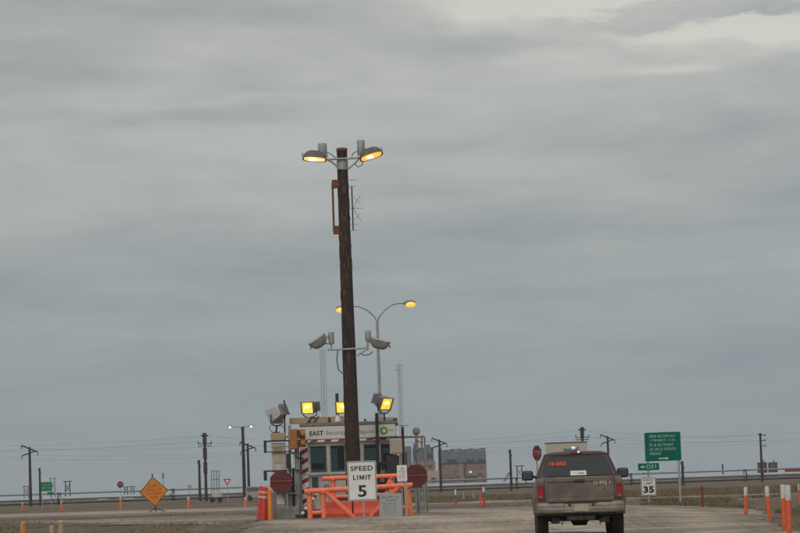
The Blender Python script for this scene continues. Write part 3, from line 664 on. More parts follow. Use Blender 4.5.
c_ = MB(); c_.tube([along(z, -rad(z)*.9)+Vector((rad(z)*.55, 0, 0)) for z in (0.2, 2, 4, 6, 8, 10, H-.8)], .022, 6); c_.build('conduit', darkst, pole)

# ------------------------------------------------------------------ orange pipe barriers
RY = 84.6
def rail_thing(name, label, u, Y):
    P = pt(u, 517, Y); g = gz0(P.x, Y)+.05
    t = thing(name, label, 'barrier', (P.x, Y, g), 0, 'orange pipe barriers around the hut')
    return t, (lambda uu, vv: (pt(uu, vv, Y).x-P.x, 0, pt(uu, vv, Y).z-g))
def pipes(t, f, lst):
    for nm, pts, r in lst:
        P = [Vector(f(*q)) for q in pts]
        if nm == 'post': P[-1].z = -.1
        mb = MB().tube(P, r, 12); mb.build(nm, orange, t, smooth=True)
        if nm == 'post': MB().lathe([(r*1.12, -.03), (r*1.12, .03)], P[0]-Vector((0, 0, r+.02)), n=12).build('weld_collar', mat('dull_weld', (.42, .10, .06), .8), t); MB().box(P[-1]+Vector((0, 0, .12)), (.30, .30, .03)).build('base_plate', mat('dull_weld', (.42, .10, .06)), t)
t, f = rail_thing('pipe_barrier', 'front orange steel pipe barrier with diagonal brace, behind the speed limit sign', 355, RY)
pipes(t, f, [('top_rail', [(304.5, 491.5), (412.5, 485)], .085), ('post', [(309, 491), (310.5, 519)], .085), ('post', [(323, 490.5), (324, 519)], .085), ('post', [(407, 485.5), (411.5, 516)], .08),
             ('lower_rail', [(310, 513), (324, 512)], .07), ('brace', [(325.5, 491.5), (354, 518)], .085), ('brace', [(399, 486.5), (371, 517)], .085), ('lower_rail', [(403, 507.5), (411, 506.5)], .07)])
t, f = rail_thing('pipe_barrier', 'rear orange steel pipe barrier just under the hut windows', 355, RY+1.3)
pipes(t, f, [('top_rail', [(322.5, 478.5), (400, 475.5)], .075), ('post', [(333, 478), (334, 516)], .075), ('post', [(391, 476), (392, 514)], .07), ('brace', [(391.5, 477), (385, 489)], .06), ('mid_rail', [(333, 497), (392, 494)], .06)])
# solid orange plastic water barrier behind the front rail
P = pt(352, 517, RY+.65); g = gz0(P.x, RY+.65)+.04
pb = thing('plastic_barrier', 'solid orange plastic road barrier behind the diagonal pipe brace', 'barrier', (P.x, RY+.65, g))
prof = [(-.30, 0), (.30, 0), (.30, .16), (.17, .34), (.12, .56), (-.12, .56), (-.17, .34), (-.30, .16)]
for k, (a, b) in enumerate(((-.92, 0.02), (0.06, .98))):
    MB().prism(prof, a, b, lambda x, y, z: Vector((y, x, z))).build('section', mat('orange_barrier_plastic', (.84, .125, .06), .5, 0, .15, 5, col2=(.60, .08, .04)), pb, .03)
# red and white gate arm stub leaning at the hut corner
A = pt(300, 517, 86.3); B = pt(317, 493, 86.6)
ga = thing('boom_barrier', 'red and white striped boom slanting down at the hut corner', 'boom barrier', (A.x, 86.3, A.z))
d = B-A; q = d.to_track_quat('Z', 'Y').to_matrix()
MB().box(d/2, (.12, .07, d.length), rot=q).build('arm', signw, ga, .01)
for k in range(5): MB().box(d*((k+.3)/5), (.128, .078, d.length*.1), rot=q).build('stripe', redp, ga)
MB().box((0, .0, -.02), (.30, .25, .22)).build('pivot', darkst, ga, .02)

# ------------------------------------------------------------------ signs
def sign(name, label, cat, u, v, Y, w, h, face, posts, rz=0, post_r=.03, postm=None, rim=None, group=None, radius=.03, post_to=None, lean=0):
    P = pt(u, v, Y); g = gz(P.x, Y)-.02
    t = thing(name, label, cat, (P.x, Y, g), rz, group); zc = P.z-g
    t.rotation_euler = (0, lean, rz)
    def rr(w, h, r):
        out = []
        for cx, cz, a0 in ((w/2-r, h/2-r, 0), (-w/2+r, h/2-r, 90), (-w/2+r, -h/2+r, 180), (w/2-r, -h/2+r, 270)):
            out += [(cx+r*math.cos(R(a0+k*30)), zc+cz+r*math.sin(R(a0+k*30))) for k in range(4)]
        return out
    pn = MB().prism(rr(w, h, radius), -.012, .0).build('panel', face, t)
    if rim:
        outer = rr(w-.03, h-.03, radius*.8); inner = rr(w-.075, h-.075, radius*.6)
        mb = MB(); n = len(outer)
        a = [mb.bm.verts.new((x, -.0145, z)) for x, z in outer]; b = [mb.bm.verts.new((x, -.0145, z)) for x, z in inner]
        for i in range(n): mb.bm.faces.new((a[i], a[(i+1) % n], b[(i+1) % n], b[i]))
        mb.build('border', rim, pn, solid=.003)
    for dx in posts:
        MB().box((dx, .03, (zc+(post_to if post_to is not None else h*.45))/2-.05), (post_r*2, post_r*1.4, zc+(post_to if post_to is not None else h*.45)+.1)).build('post', postm or galv, t)
    return t, pn, zc
def bars(pn, rows, m, zc, y=-.0155):
    """rows of small illegible print: (z, height, [(x0, x1)...])"""
    for z, h, segs in rows:
        mb = MB()
        for a, b in segs: mb.box(((a+b)/2, y, zc+z), (b-a, .004, h))
        mb.build('print_line', m, pn)
SY = 83.0
s_ = F/SY
t, pn, zc = sign('speed_limit_sign', 'white SPEED LIMIT 5 sign at the foot of the wooden pole', 'road sign', 362, 480.8, SY, 29/s_, 39.5/s_, signw, (0.03,), rim=mat('thin_border_print', (.10, .10, .10), .5), radius=.04)
text('SPEED', .72, .155, black, pn, (0, -.016, zc+.40), bold=.018)
block_limit(pn, black, .56, .15, (0, -.016, zc+.11))
text('5', .27, .37, black, pn, (0, -.016, zc-.32), bold=.022)
t, pn, zc = sign('notice_sign', 'grey notice board with small print under the orange rails, right of speed limit', 'notice sign', 390.5, 505, SY+.2, 22.5/s_, 23/s_, mat('grey_sign_face', (.36, .365, .345), .5, 0, .1, 3), (-.25, .25), rim=None)
gp = mat('dark_grey_print', (.12, .12, .12), .5)
glyphs(pn, gp, .56, .07, (.02, -.016, zc+.26), (8, 3)); glyphs(pn, gp, .34, .065, (.03, -.016, zc+.15), (7,))
for i, (wd, ws) in enumerate(((.46, (3, 6, 4)), (.42, (5, 2, 4)), (.44, (8, 5)), (.40, (6, 2, 3)), (.36, (4, 5)))): glyphs(pn, gp, wd, .032, (-.01, -.016, zc+.05-i*.075), ws)
t, pn, zc = sign('notice_sign', 'small white notice with red print at the right end of orange rails', 'notice sign', 402, 473, SY+.3, 10/s_, 16/s_, signw, (0.10,), rim=None, postm=tan, post_r=.05)
rdp = mat('red_print', (.35, .03, .04), .5)
for z_, wd, hh_, ws in ((.15, .10, .07, (3,)), (.06, .22, .04, (4, 4)), (-.01, .20, .04, (3, 5)), (-.09, .18, .05, (6,)), (-.16, .20, .03, (4, 3))): glyphs(pn, rdp, wd, hh_, (0, -.016, zc+z_), ws)

GYY = 112.0; s_ = F/GYY
P = pt(662.8, 446.5, GYY)
t, pn, zc = sign('guide_sign', 'large green guide sign with white lettering and right arrow', 'road sign', 662.8, 446.5, GYY, 36/s_, 28.6/s_, green, (-.66, .66), rim=None, post_r=.045, radius=.05)
wp = mat('white_print', (.50, .56, .52), .5); 
x0 = -.56
for i, (sx, wd) in enumerate((('NEW HC MTR H-2', 1.10), ('V PROJECT, C-N,', 1.10), ('ET & GC PLANT', 1.02), ('LK LN LS Y-DOCK', 1.12), ('MODULE', .46))):
    text(sx, wd, .115, wp, pn, (x0+wd/2, -.016, zc+.45-i*.185), bold=.0)
MB().prism([(-.20, zc-.485), (.12, zc-.485), (.12, zc-.455), (.24, zc-.505), (.12, zc-.555), (.12, zc-.525), (-.20, zc-.525)], -.018, -.0125).build('arrow', signw, pn)
t, pn, zc = sign('route_sign', 'small green DS 1 route sign left of the speed limit 35', 'road sign', 648.6, 466.7, GYY-.3, 21/s_, 7/s_, green, (), rim=None, radius=.02)
MB().box((0, .03, zc/2-.05), (.05, .05, zc+.2)).build('post', galv, t)
text('DS1', .40, .17, wp, pn, (.12, -.016, zc), bold=.012); MB().prism([(-.36, zc), (-.24, zc+.07), (-.24, zc+.022), (-.14, zc+.022), (-.14, zc-.022), (-.24, zc-.022), (-.24, zc-.07)], -.018, -.0125).build('arrow', wp, pn)
t, pn, zc = sign('speed_limit_sign', 'white SPEED LIMIT 35 sign beneath the green guide sign', 'road sign', 648.5, 486.3, GYY-.7, 14.5/s_, 18/s_, signw, (0.0,), rim=mat('thin_border_print', (.1, .1, .1)))
text('SPEED', .44, .085, black, pn, (0, -.016, zc+.27), bold=.005); block_limit(pn, black, .36, .088, (0, -.016, zc+.13)); text('35', .46, .30, black, pn, (0, -.016, zc-.13), bold=.05)

def stop_sign(label, u, v, Y, size, rz, post_r=.03, h_extra=.3, group='stop signs'):
    P = pt(u, v, Y); g = gz(P.x, Y)-.02
    t = thing('stop_sign', label, 'stop sign', (P.x, Y, g), rz, group); zc = P.z-g; r = size/2/math.cos(math.pi/8)
    rim = MB().prism([(x, z+zc) for x, z in octagon(r)], -.004, .004).build('rim', mat('dull_white_print', (.36, .33, .31), .5), t)
    pn = MB().prism([(x, z+zc) for x, z in octagon(r*.965)], -.009, -.0045).build('face', mat('stop_red', (.18, .016, .018), .5, 0, .15, 4), t)
    text('STOP', size*.72, size*.30, mat('dull_white_print', (.36, .33, .31), .5), pn, (0, -.012, zc), bold=.01)
    MB().box((0, .03, (zc+size*.3)/2), (post_r*2, post_r*1.5, zc+size*.3)).build('post', galv, t)
    return t
stop_sign('red stop sign turned sideways, just left of the pickup cab', 537, 453, 130, .76, R(52))
stop_sign('small far red stop sign on post, left of the orange diamond', 120.3, 484.5, 330, .80, R(10))
# yield sign
P = pt(227.2, 481, 300); g = gz(P.x, 300)
t = thing('yield_sign', 'small far yield sign, red triangle with white centre', 'road sign', (P.x, 300, g)); zc = P.z-g
tri = lambda k: [(-.47*k, zc+.26*k), (.47*k, zc+.26*k), (0, zc-.55*k)]
pn = MB().prism(tri(1), -.01, 0).build('face', mat('yield_red', (.45, .04, .05), .5), t); MB().prism(tri(.5), -.016, -.0105).build('centre', signw, pn)
MB().box((0, .03, zc/2), (.07, .05, zc)).build('post', galv, t)
# orange diamond
DY = 150.0; s_ = F/DY; P = pt(155.3, 491.3, DY); g = gz(P.x, DY)
t = thing('diamond_sign', 'orange diamond roadwork sign on portable stand, left of hut', 'road sign', (P.x, DY, g)); zc = P.z-g; r = 15.0/s_
t.rotation_euler = (0, R(-4), 0)
pn = MB().prism([(0, zc+r), (r*.97, zc), (0, zc-r), (-r*.97, zc)], -.012, 0).build('panel', signo, t)
mb = MB(); o1 = [(0, zc+r), (r*.97, zc), (0, zc-r), (-r*.97, zc)]
a = [mb.bm.verts.new((x, -.015, z)) for x, z in o1]; b = [mb.bm.verts.new((x*.93, -.015, zc+(z-zc)*.93)) for x, z in o1]
for i in range(4): mb.bm.faces.new((a[i], a[(i+1) % 4], b[(i+1) % 4], b[i]))
mb.build('border', mat('dark_sign_edge', (.08, .045, .02), .6), pn, solid=.003)
brp = mat('brown_print', (.22, .06, .02), .6)
for i, (ws, wd) in enumerate((((4,), .46), ((6, 2), .90), ((3, 5), .86), ((6,), .5))): glyphs(pn, brp, wd, .12, (0, -.018, zc+.33-i*.22), ws)
MB().tube([(0, .04, zc+r+.16), (0, .04, 0)], .035, 8).build('post', darkst, t)
for s in (-1, 1): MB().tube([(0, .04, .25), (s*.5, .25*s, 0.02)], .025, 6).build('foot', darkst, t)
# far green sign on the left
t, pn, zc = sign('guide_sign', 'far green guide sign with small plate below, beside left utility pole', 'road sign', 46.5, 486.5, 230, 11/11.3, 9/11.3, mat('far_sign_green', (.01, .16, .09), .5), (-.4, .4), rim=None)
MB().box((.35, -.02, zc-.62), (.62, .015, .26)).build('plate', mat('far_sign_green', (.01, .16, .09)), t)
glyphs(pn, wp, .6, .10, (0, -.016, zc+.15), (4, 3)); glyphs(pn, wp, .7, .10, (0, -.016, zc-.12), (6,))
# plain beige board behind the pickup
BY = 118.0; s_ = F/BY
t, pn, zc = sign('beige_board', 'plain beige rectangular board rising behind the pickup roof', 'sign board', 566.5, 452.5, BY, 41.5/s_, 19/s_, mat('beige_board_face', (.44, .39, .33), .6, 0, .08, 2), (-.8, .8), rim=None, postm=darkst, post_r=.05)
MB().box((0, -.0, zc+19/s_/2+.02), (41.5/s_+.06, .05, .05)).build('top_edge', mat('brown_edge', (.12, .08, .06)), t)

# ------------------------------------------------------------------ equipment right of the hut
P = pt(396, 446.5, 87.5); g = gz0(P.x, 87.5)+.05
t = thing('equipment_cabinet', 'beige equipment cabinet on legs at right side of hut', 'cabinet', (P.x, 87.5, g)); zc = P.z-g
b = MB().box((0, 0, zc), (.42, .30, .50)).build('box', beige, t, .015); MB().box((.02, -.158, zc), (.34, .015, .42)).build('door', beige, b, .004)
for dx in (-.12, .14): MB().tube([(dx, 0, zc-.26), (dx+.02, 0, 0)], .03, 8).build('leg', galv, t)
MB().box((-.12, .1, zc-.62), (.44, .3, .66)).build('lower_box', darkst, t, .02)
P = pt(416.3, 430, 90.2); g = gz0(P.x, 90.2)
t = thing('camera_post', 'grey post with round camera head, right of the hut', 'camera post', (P.x, 90.2, g)); zc = P.z-g
MB().tube([(0, 0, 0), (0, 0, zc-.1)], .06, 10).build('post', galv, t)
MB().lathe([(.05, -.16), (.12, -.12), (.13, 0), (.08, .08), (0, .10)], (0, 0, zc), n=16).build('camera_dome', greym, t, smooth=True)
MB().tube([(0, -.08, zc-.35), (.14, -.1, zc-.42), (.16, -.1, zc-.62), (0, -.08, zc-.75)], .014, 6).build('cable', darkst, t)
A = pt(396, 437.3, 89.2); B = pt(424.5, 436.3, 89.2); g = gz0(B.x, 89.2)
t = thing('height_bar_frame', 'tan steel overhead bar frame reaching right from the hut eaves', 'frame', (B.x, 89.2, g))
ochre = mat('ochre_steel', (.30, .20, .10), .7, .1, .4, 8)
MB().tube([(A.x-B.x, 0, A.z-g), (0, 0, B.z-g)], .035, 8).build('bar', ochre, t)
for du, v0, v1 in ((-.10, 436.5, 447), (.0, 436.3, 447)):
    MB().tube([(du, 0, B.z-g-.01), (du, 0, pt(424, 447, 89.2).z-g)], .03, 8).build('drop', ochre, t)
MB().tube([(.0, 0, B.z-g-.3), (.02, 0, 0)], .03, 8).build('post', galv, t)
P = pt(402.5, 427, 89.0); g = gz0(P.x, 89.0)
t = thing('short_mast', 'dark short mast with small arm at right roof corner of hut', 'mast', (P.x, 89.0, g))
MB().tube([(0, 0, 0), (0, 0, P.z-g)], .05, 8).build('shaft', mat('dark_red_steel', (.10, .045, .04), .7), t)
MB().tube([(-.12, 0, P.z-g+.06), (.20, 0, P.z-g+.05)], .018, 6).tube([(0, 0, P.z-g), (0, 0, P.z-g+.06)], .018, 6).build('arm', galv, t)

# ------------------------------------------------------------------ delineators, cones and stakes
def delineator(label, u, vtop, Y, h, m=delo, wfrac=.27, r=.055, wm=delw, lean=(0, 0), group='orange and white delineators', name='delineator', blue=None):
    P = pt(u, vtop, Y); g = gz(P.x, Y)-.03; h = P.z-g
    t = thing(name, label, 'delineator', (P.x, Y, g), 0, group); t.rotation_euler = (R(lean[0]), R(lean[1]), 0)
    zb = h*(1-wfrac)
    MB().lathe([(r*1.0, 0), (r, zb)], n=14).build('tube', m, t, smooth=True)
    if wfrac: MB().lathe([(r*1.03, zb), (r*1.03, h-.015), (r*.8, h)], n=14).build('white_top', wm, t, smooth=True)
    if blue: MB().lathe([(r*1.12, zb), (r*1.12, zb+h*.24)], n=14).build('blue_band', blue, t, smooth=True)
    MB().lathe([(r*2.2, 0), (r*2.2, .035), (r*1.15, .07)], n=14).build('base', black_rubber, t, smooth=True)
    return t
delineator('orange delineator with white top, farthest and leftmost of four at right', 744.6, 487, 79, 1, lean=(2, 1.5))
delineator('orange delineator with white top, second from left of four at right', 768.2, 486, 70, 1, lean=(-2, -2))
delineator('orange delineator with white top, left one of the close pair at right', 782.6, 484.5, 59, 1)
delineator('orange delineator with white top, nearest at the right edge of road', 787.3, 485, 54, 1, lean=(0, .5))
delineator('thin orange delineator at the very right edge of the picture', 798.5, 484, 100, 1, r=.03)
delineator('dark red marker stake between the speed limit 35 and delineators', 701.8, 486, 101, 1, m=mat('dark_red_paint', (.19, .022, .022), .6), wfrac=0, r=.04, group='single marker stakes', name='marker_stake')
reds_ = mat('stake_red', (.50, .055, .04), .6)
bluew = mat('blue_band', (.07, .14, .19), .5)
delineator('orange stake with pale blue top, left one beyond the gravel apron', 455.3, 489.5, 122, 1, wfrac=.55, blue=bluew, r=.045, m=reds_, group='stakes with pale blue tops')
delineator('orange stake with pale blue top, right one of close pair', 483.6, 487, 109, 1, wfrac=.48, blue=bluew, r=.05, m=reds_, group='stakes with pale blue tops')
delineator('plain orange stake just left of a pale blue topped stake', 480, 490, 111, 1, wfrac=0, r=.035, group='stakes with pale blue tops')
for u, v, Y, lab in ((245.3, 497, 170, 'far pink-orange stake between diamond sign and orange barrels'), (188.3, 496.5, 168, 'far bright orange stake right of the orange diamond'), (120.5, 496.3, 185, 'far orange stake below the small stop sign'), (61.5, 500, 205, 'far orange stake right of the far green sign'), (22.5, 502.3, 225, 'far orange stake at the left end, left of utility pole')):
    delineator(lab, u, v, Y, 1, wfrac=.22, r=.075, m=mat('bright_orange_plastic', (.85, .16, .08), .6), group='far orange stakes along the crossing road')
# pale posts far right of hut
for u in (463.5, 473.5):
    delineator('short pale post on the grass, %s of two' % ('left' if u < 470 else 'right'), u, 491.5, 160, 1, m=mat('pale_grey_post', (.33, .31, .28), .7), wfrac=0, r=.06, group='pale posts on the far grass', name='pale_post')
# near posts at bottom left
def post(label, u, vtop, Y, m, w, lean):
    P = pt(u, vtop, Y); g = gz(P.x, Y)-.2; h = P.z-g
    mb = MB()
    rings = []
    for i in range(7):
        z = h*i/6; k = w/2*(1+.06*noise.noise((u, z*3, 1)))
        rings.append([mb.bm.verts.new((k*(1.0 if abs(a % 2-1) < 2 else 1)*math.cos(R(45*a)), k*.9*math.sin(R(45*a)), z-(.02 if (i == 6 and a > 3) else 0))) for a in range(8)])
    for A, B in zip(rings, rings[1:]):
        for j in range(8): mb.bm.faces.new((A[j], A[(j+1) % 8], B[(j+1) % 8], B[j]))
    mb.bm.faces.new(rings[-1])
    o = mb.build('wooden_post', m, None); o.location = (P.x, Y, g); o.rotation_euler = (0, R(lean), 0)
    return tag(o, label, 'post', 'wooden posts at the bottom left')
post('short tan wooden post at bottom left, taller of the close pair', 59.5, 520.5, 62, tan, .13, 2)
post('short tan wooden post at bottom left, lower of the close pair', 53.5, 525.5, 60, tan, .12, -3)
post('ochre painted wooden post in the bottom left corner', 22.3, 522, 61, mat('ochre_paint', (.55, .24, .07), .7, 0, .3, 8), .13, 1)

# orange barrels / tall pylons left of hut
def pylon(label, u, vt, vb, Y, w, m, lean, bands=True):
    P = pt(u, vt, Y); g = gz0(P.x, Y)+.03; h = P.z-g
    t = thing('tall_cone', label, 'traffic cone', (P.x, Y, g), 0, 'tall orange cones left of the hut'); t.rotation_euler = (0, R(lean), 0)
    def rr(z): return lerp(w*.5, w*.42, z/h)
    MB().lathe([(rr(0), .03), (rr(h*.5), h*.5), (rr(h), h-.03), (w*.2, h), (0, h+.005)], n=18).build('body', m, t, smooth=True)
    if bands:
        for k in (.66, .80): MB().lathe([(rr(h*k)+.006, h*k), (rr(h*(k+.06))+.006, h*(k+.06))], n=18).build('white_band', delw, t, smooth=True)
    MB().box((0, 0, .02), (w*1.35, w*1.35, .04)).build('base', black_rubber, t, .01)
reds = mat('pink_red_plastic', (.62, .06, .04), .55, 0, .2, 6)
pylon('pink-red tall cone with white bands, leftmost in the cluster left of hut', 258.4, 486, 517, 86.6, .19, reds, 5)
pylon('pink-red tall cone with white bands, middle of the cluster left of hut', 262.5, 486.5, 518, 86.2, .19, reds, 4)
pylon('plain red tall cone, right one behind the yellow-orange cone', 266.3, 488, 518, 86.9, .17, reds, 2, False)
pylon('yellow-orange tall cone in front of the concrete block left of hut', 269.6, 489, 518, 85.9, .16, mat('yellow_orange_plastic', (.80, .25, .03), .5), 0, False)

# ------------------------------------------------------------------ double-arm street lamp behind the hut
LY = 145.0
tp2 = pt(377.2, 322, LY); g = gz(tp2.x, LY)
t = thing('street_lamp', 'tall slim galvanised street lamp with two curved lit arms', 'street lamp', (tp2.x, LY, g)); Hh = tp2.z-g
MB().tube([(0, 0, 0), (0, 0, Hh)], [.13, .075], 12).build('shaft', galv, t, smooth=True)
def q2(u, v): p = pt(u, v, LY); return Vector((p.x-tp2.x, 0, p.z-g))
for pts, c in (([(377.2, 322), (374, 316), (367, 310), (359, 306.5), (350, 306), (346, 307.5)], (342, 309.5)), ([(377.2, 322), (379, 317), (385, 309.5), (392, 304.5), (400, 303), (405, 303.5)], (409.5, 304))):
    P_ = [q2(*p) for p in pts]; MB().tube(P_, .045, 8).build('arm', galv, t, smooth=True)
    c = q2(*c); s = 1 if c.x > 0 else -1
    hd = MB().lathe([(0, -.34), (.10, -.30), (.17, -.1), (.18, .12), (.10, .30), (0, .34)], c+Vector((0, 0, .06)), 'x', 14).build('lamp_head', greym, t, smooth=True)
    hd.modifiers.new('w', 'WEIGHTED_NORMAL')
    MB().lathe([(0, -.27), (.09, -.24), (.155, -.08), (.165, .08), (.10, .24), (0, .28)], c+Vector((s*.05, -.07, -.03)), 'x', 14).build('lamp_glass', lensorange, hd, smooth=True)

# ------------------------------------------------------------------ lattice masts
def lattice(label, u, vt, Y, w, arms):
    P = pt(u, vt, Y); g = gz(P.x, Y); h = P.z-g
    t = thing('radio_mast', label, 'radio mast', (P.x, Y, g), 0, 'lattice radio masts beyond the hut')
    c = [(w*math.cos(R(a)), w*math.sin(R(a))) for a in (210, 330, 90)]
    for x, y in c: MB().tube([(x, y, 0), (x, y, h)], .034, 6).build('leg', galv, t)
    mb = MB(); n = int(h/.9)
    for i in range(n):
        z0, z1 = h*i/n, h*(i+1)/n
        for k in range(3):
            a, b = c[k], c[(k+1) % 3]; mb.tube([(a[0], a[1], z0), (b[0], b[1], z1)], .022, 4)
    o = mb.build('lacing', galv, t); o['kind'] = 'stuff'
    for x0, x1, z in arms: MB().tube([(x0, 0, h+z), (x1, 0, h+z)], .035, 6).build('aerial_arm', galv, t)
    MB().tube([(0, 0, h-.2), (0, 0, h+.7)], .03, 6).build('lightning_rod', galv, t)
lattice('thin lattice radio mast seen above the EAST lettering', 322.5, 349, 380, .42, [])
lattice('thin lattice radio mast right of the street lamp, with cross arms on top', 399.3, 364, 400, .33, [(-.7, .7, -.2), (-.9, .35, -.9)])

# ------------------------------------------------------------------ utility poles and wires
def insul(t, p, h=.35, r=.09): MB().lathe([(r*.5, 0), (r, .05), (r*.6, .1), (r, .17), (r*.6, .24), (r*.5, h)], p, n=8).build('insulator', mat('brown_insulator', (.07, .05, .045), .4), t)
def wishbone(label, u, vt, Y, k=1.0):
    """pole with a long sloping top arm and a short lower arm"""
    P = pt(u, vt, Y); g = gz(P.x, Y); h = P.z-g
    t = thing('utility_pole', label, 'utility pole', (P.x, Y, g), 0, 'wishbone utility poles along the pipeline')
    MB().tube([(0, 0, -.3), (0, 0, h)], [.24, .17], 10).build('shaft', farwood, t, smooth=True)
    A, B = Vector((-1.2*k, -.05, h+.28)), Vector((1.2*k, -.05, h-.75)); MB().tube([A, B], .10, 6).build('upper_arm', farwood, t)
    A2, B2 = Vector((-1.1*k, -.25, h-1.25)), Vector((.85*k, -.25, h-.65)); MB().tube([A2, B2], .09, 6).build('lower_arm', farwood, t)
    tips = []
    for q in (A, B, A2): insul(t, q-Vector((0, 0, .5)), .45); tips.append(Vector((P.x, Y, g))+q-Vector((0, 0, .5)))
    return tips
wp_ = [wishbone('wishbone utility pole at far left of picture', 29.5, 447, 385), wishbone('leaning wishbone utility pole just right of the twin lamp pole', 247.6, 443.5, 400),
       wishbone('wishbone utility pole between the hut and far plant', 439.3, 439.5, 415), wishbone('wishbone utility pole above right side of the pickup roof', 607.5, 436, 430)]
def straight_pole(label, u, vt, Y, kind):
    P = pt(u, vt, Y); g = gz(P.x, Y); h = P.z-g
    t = thing('utility_pole', label, 'utility pole', (P.x, Y, g), 0, 'straight utility poles on the plain')
    MB().tube([(0, 0, -.3), (0, 0, h)], [.2, .15], 10).build('shaft', farwood, t, smooth=True)
    tips = []
    if kind == 'stack':
        for i in range(3): MB().box((0, -.1, h-.35-i*1.9), (.5, .35, 1.5)).build('equipment_box', darkst, t, .03)
        for z in (-1.0, -1.3):
            MB().tube([(-.9, 0, h+z), (.9, 0, h+z)], .05, 6).build('cross_arm', farwood, t)
        for s in (-1, 1): insul(t, (s*.85, 0, h-1.0))
        MB().box((0, 0, h+.05), (.95, .3, .16)).build('cap_arm', farwood, t)
        tips = [Vector((P.x, Y, g+h-.0)), Vector((P.x-.85, Y, g+h-.7))]
    elif kind == 'side':
        for z in (-.15, -.9, -1.7): MB().tube([(0, 0, h+z), (.75, 0, h+z-.1)], .05, 6).build('side_arm', farwood, t); insul(t, (.7, 0, h+z-.1), .25)
        MB().box((-.05, -.15, h+.0), (.5, .3, .2)).build('cap_arm', farwood, t)
        tips = [Vector((P.x+.7, Y, g+h-.15)), Vector((P.x+.7, Y, g+h-.9))]
    elif kind == 'bare':
        MB().tube([(-.1, -.05, h-.1), (.1, -.05, h-1.0)], .16, 8).build('transformer', darkst, t)
    return tips
t205 = straight_pole('thick utility pole with stacked equipment boxes, left of twin lamp', 204.6, 436, 340, 'stack')
straight_pole('bare slim pole just left of the equipment pole', 199, 460, 360, 'bare')
straight_pole('slim distant pole beside the far green sign', 39.6, 468, 420, 'bare')
t583 = straight_pole('utility pole top with boxes rising behind the beige board', 582, 430, 350, 'stack')
t761 = straight_pole('utility pole with side arms in front of the two dark tanks', 760.2, 434, 380, 'side')
straight_pole('bare slim pole left of the stop sign', 510, 449.5, 360, 'bare')
straight_pole('short dark pole at right post of green guide sign', 682.2, 461, 330, 'bare')
straight_pole('thin distant pole between green sign and the tanks', 722.5, 464, 600, 'bare')
def wire(a, b, sag, lab):
    pts = []
    for i in range(17):
        t_ = i/16; p = a.lerp(b, t_); p.z -= sag*4*t_*(1-t_); pts.append(p)
    o = MB().tube(pts, .009, 4, False).build('overhead_wire', wirem); return tag(o, lab, 'wire', 'overhead power wires')
nm = ['top', 'right-hand', 'lower']
seq = ['far left pole and the leaning pole', 'leaning pole and the pole by the far plant', 'pole by the far plant and the pole above the pickup']
for k in range(3):
    for i in range(3): wire(wp_[i][k], wp_[i+1][k], .35, '%s wire strung between %s' % (nm[k], seq[i]))
    e = wp_[3][k]; wire(e, e+Vector((36, 14, 0)), .35, '%s wire running right from the pole above the pickup' % nm[k])
    e = wp_[0][k]; wire(e+Vector((-30, -14, 0)), e, .35, '%s wire running off left from the far left pole' % nm[k])
for k in range(2):
    wire(t205[k]+Vector((-45, 6, .2)), t205[k], .5, '%s wire running left from the equipment box pole' % ('upper', 'lower')[k])
    wire(t205[k], t583[k], 1.3, '%s wire crossing behind the hut between the two equipment poles' % ('upper', 'lower')[k])
    wire(t583[k], t761[k], .6, '%s wire strung from the equipment pole to the pole by the tanks' % ('upper', 'lower')[k])
# twin lamp wooden pole
P = pt(242.6, 426.5, 330); g = gz(P.x, 330); h = P.z-g
t = thing('twin_lamp_pole', 'dark pole with two small lit lamps on short arms, left of hut', 'street lamp', (P.x, 330, g))
MB().tube([(0, 0, 0), (0, 0, h)], [.24, .19], 10).build('shaft', farwood, t, smooth=True)
for s, L in ((-1, 1.45), (1, .95)):
    MB().tube([(0, 0, h-.25), (s*L*.5, 0, h+.02), (s*L, 0, h+.02)], .05, 6).build('arm', galv, t)
    hd = MB().lathe([(0, -.3), (.12, -.22), (.16, 0), (.12, .22), (0, .3)], (s*(L+.15), 0, h+.05), 'x', 12).build('lamp_head', greym, t, smooth=True)
    MB().lathe([(0, -.17), (.14, -.11), (.2, .0), (.12, .06)], (s*(L+.15), -.06, h), 'z', 12).build('lamp_glass', mat('pale_lamp_glass', (.8, .6, .4), .3, emit=(1, .62, .36), estr=2.2 if s < 0 else 2.2), hd, smooth=True)

# ------------------------------------------------------------------ pipeline across the plain
LP = 440.0
pipe_l = mat('pale_pipeline_jacket', (.34, .37, .375), .45, .2, .12, .3)
pipe_d = mat('dark_band_and_shadow_line', (.10, .105, .105), .5, .2, .2, .3)
def pipeline(label, z, r, m, Y):
    t = thing('pipeline', label, 'pipeline', (0, Y, 0), 0, 'pipelines across the plain')
    x = -140.0; k = 0
    while x < 140:
        MB().tube([(x+.03, 0, z), (x+19.97, 0, z)], r, 10).build('pipe_section', m, t, smooth=True)
        MB().tube([(x-.12, 0, z), (x+.12, 0, z)], r*1.12, 10).build('joint_band', pipe_d, t); x += 20
    return t
pipeline('pale thick pipeline running along the horizon, lower of the two', 1.36, .30, pipe_l, LP)
pipeline('thinner pale pipeline running above the thick one on the horizon', 2.22, .15, mat('mid_pipeline_jacket', (.22, .24, .245), .5, .2), LP+1.2)
pipeline('dark tube standing for the shadow line at the foot of the thick pipeline', 0.72, .24, pipe_d, LP-.8)  # shadow line below the pipes, built as a dark tube
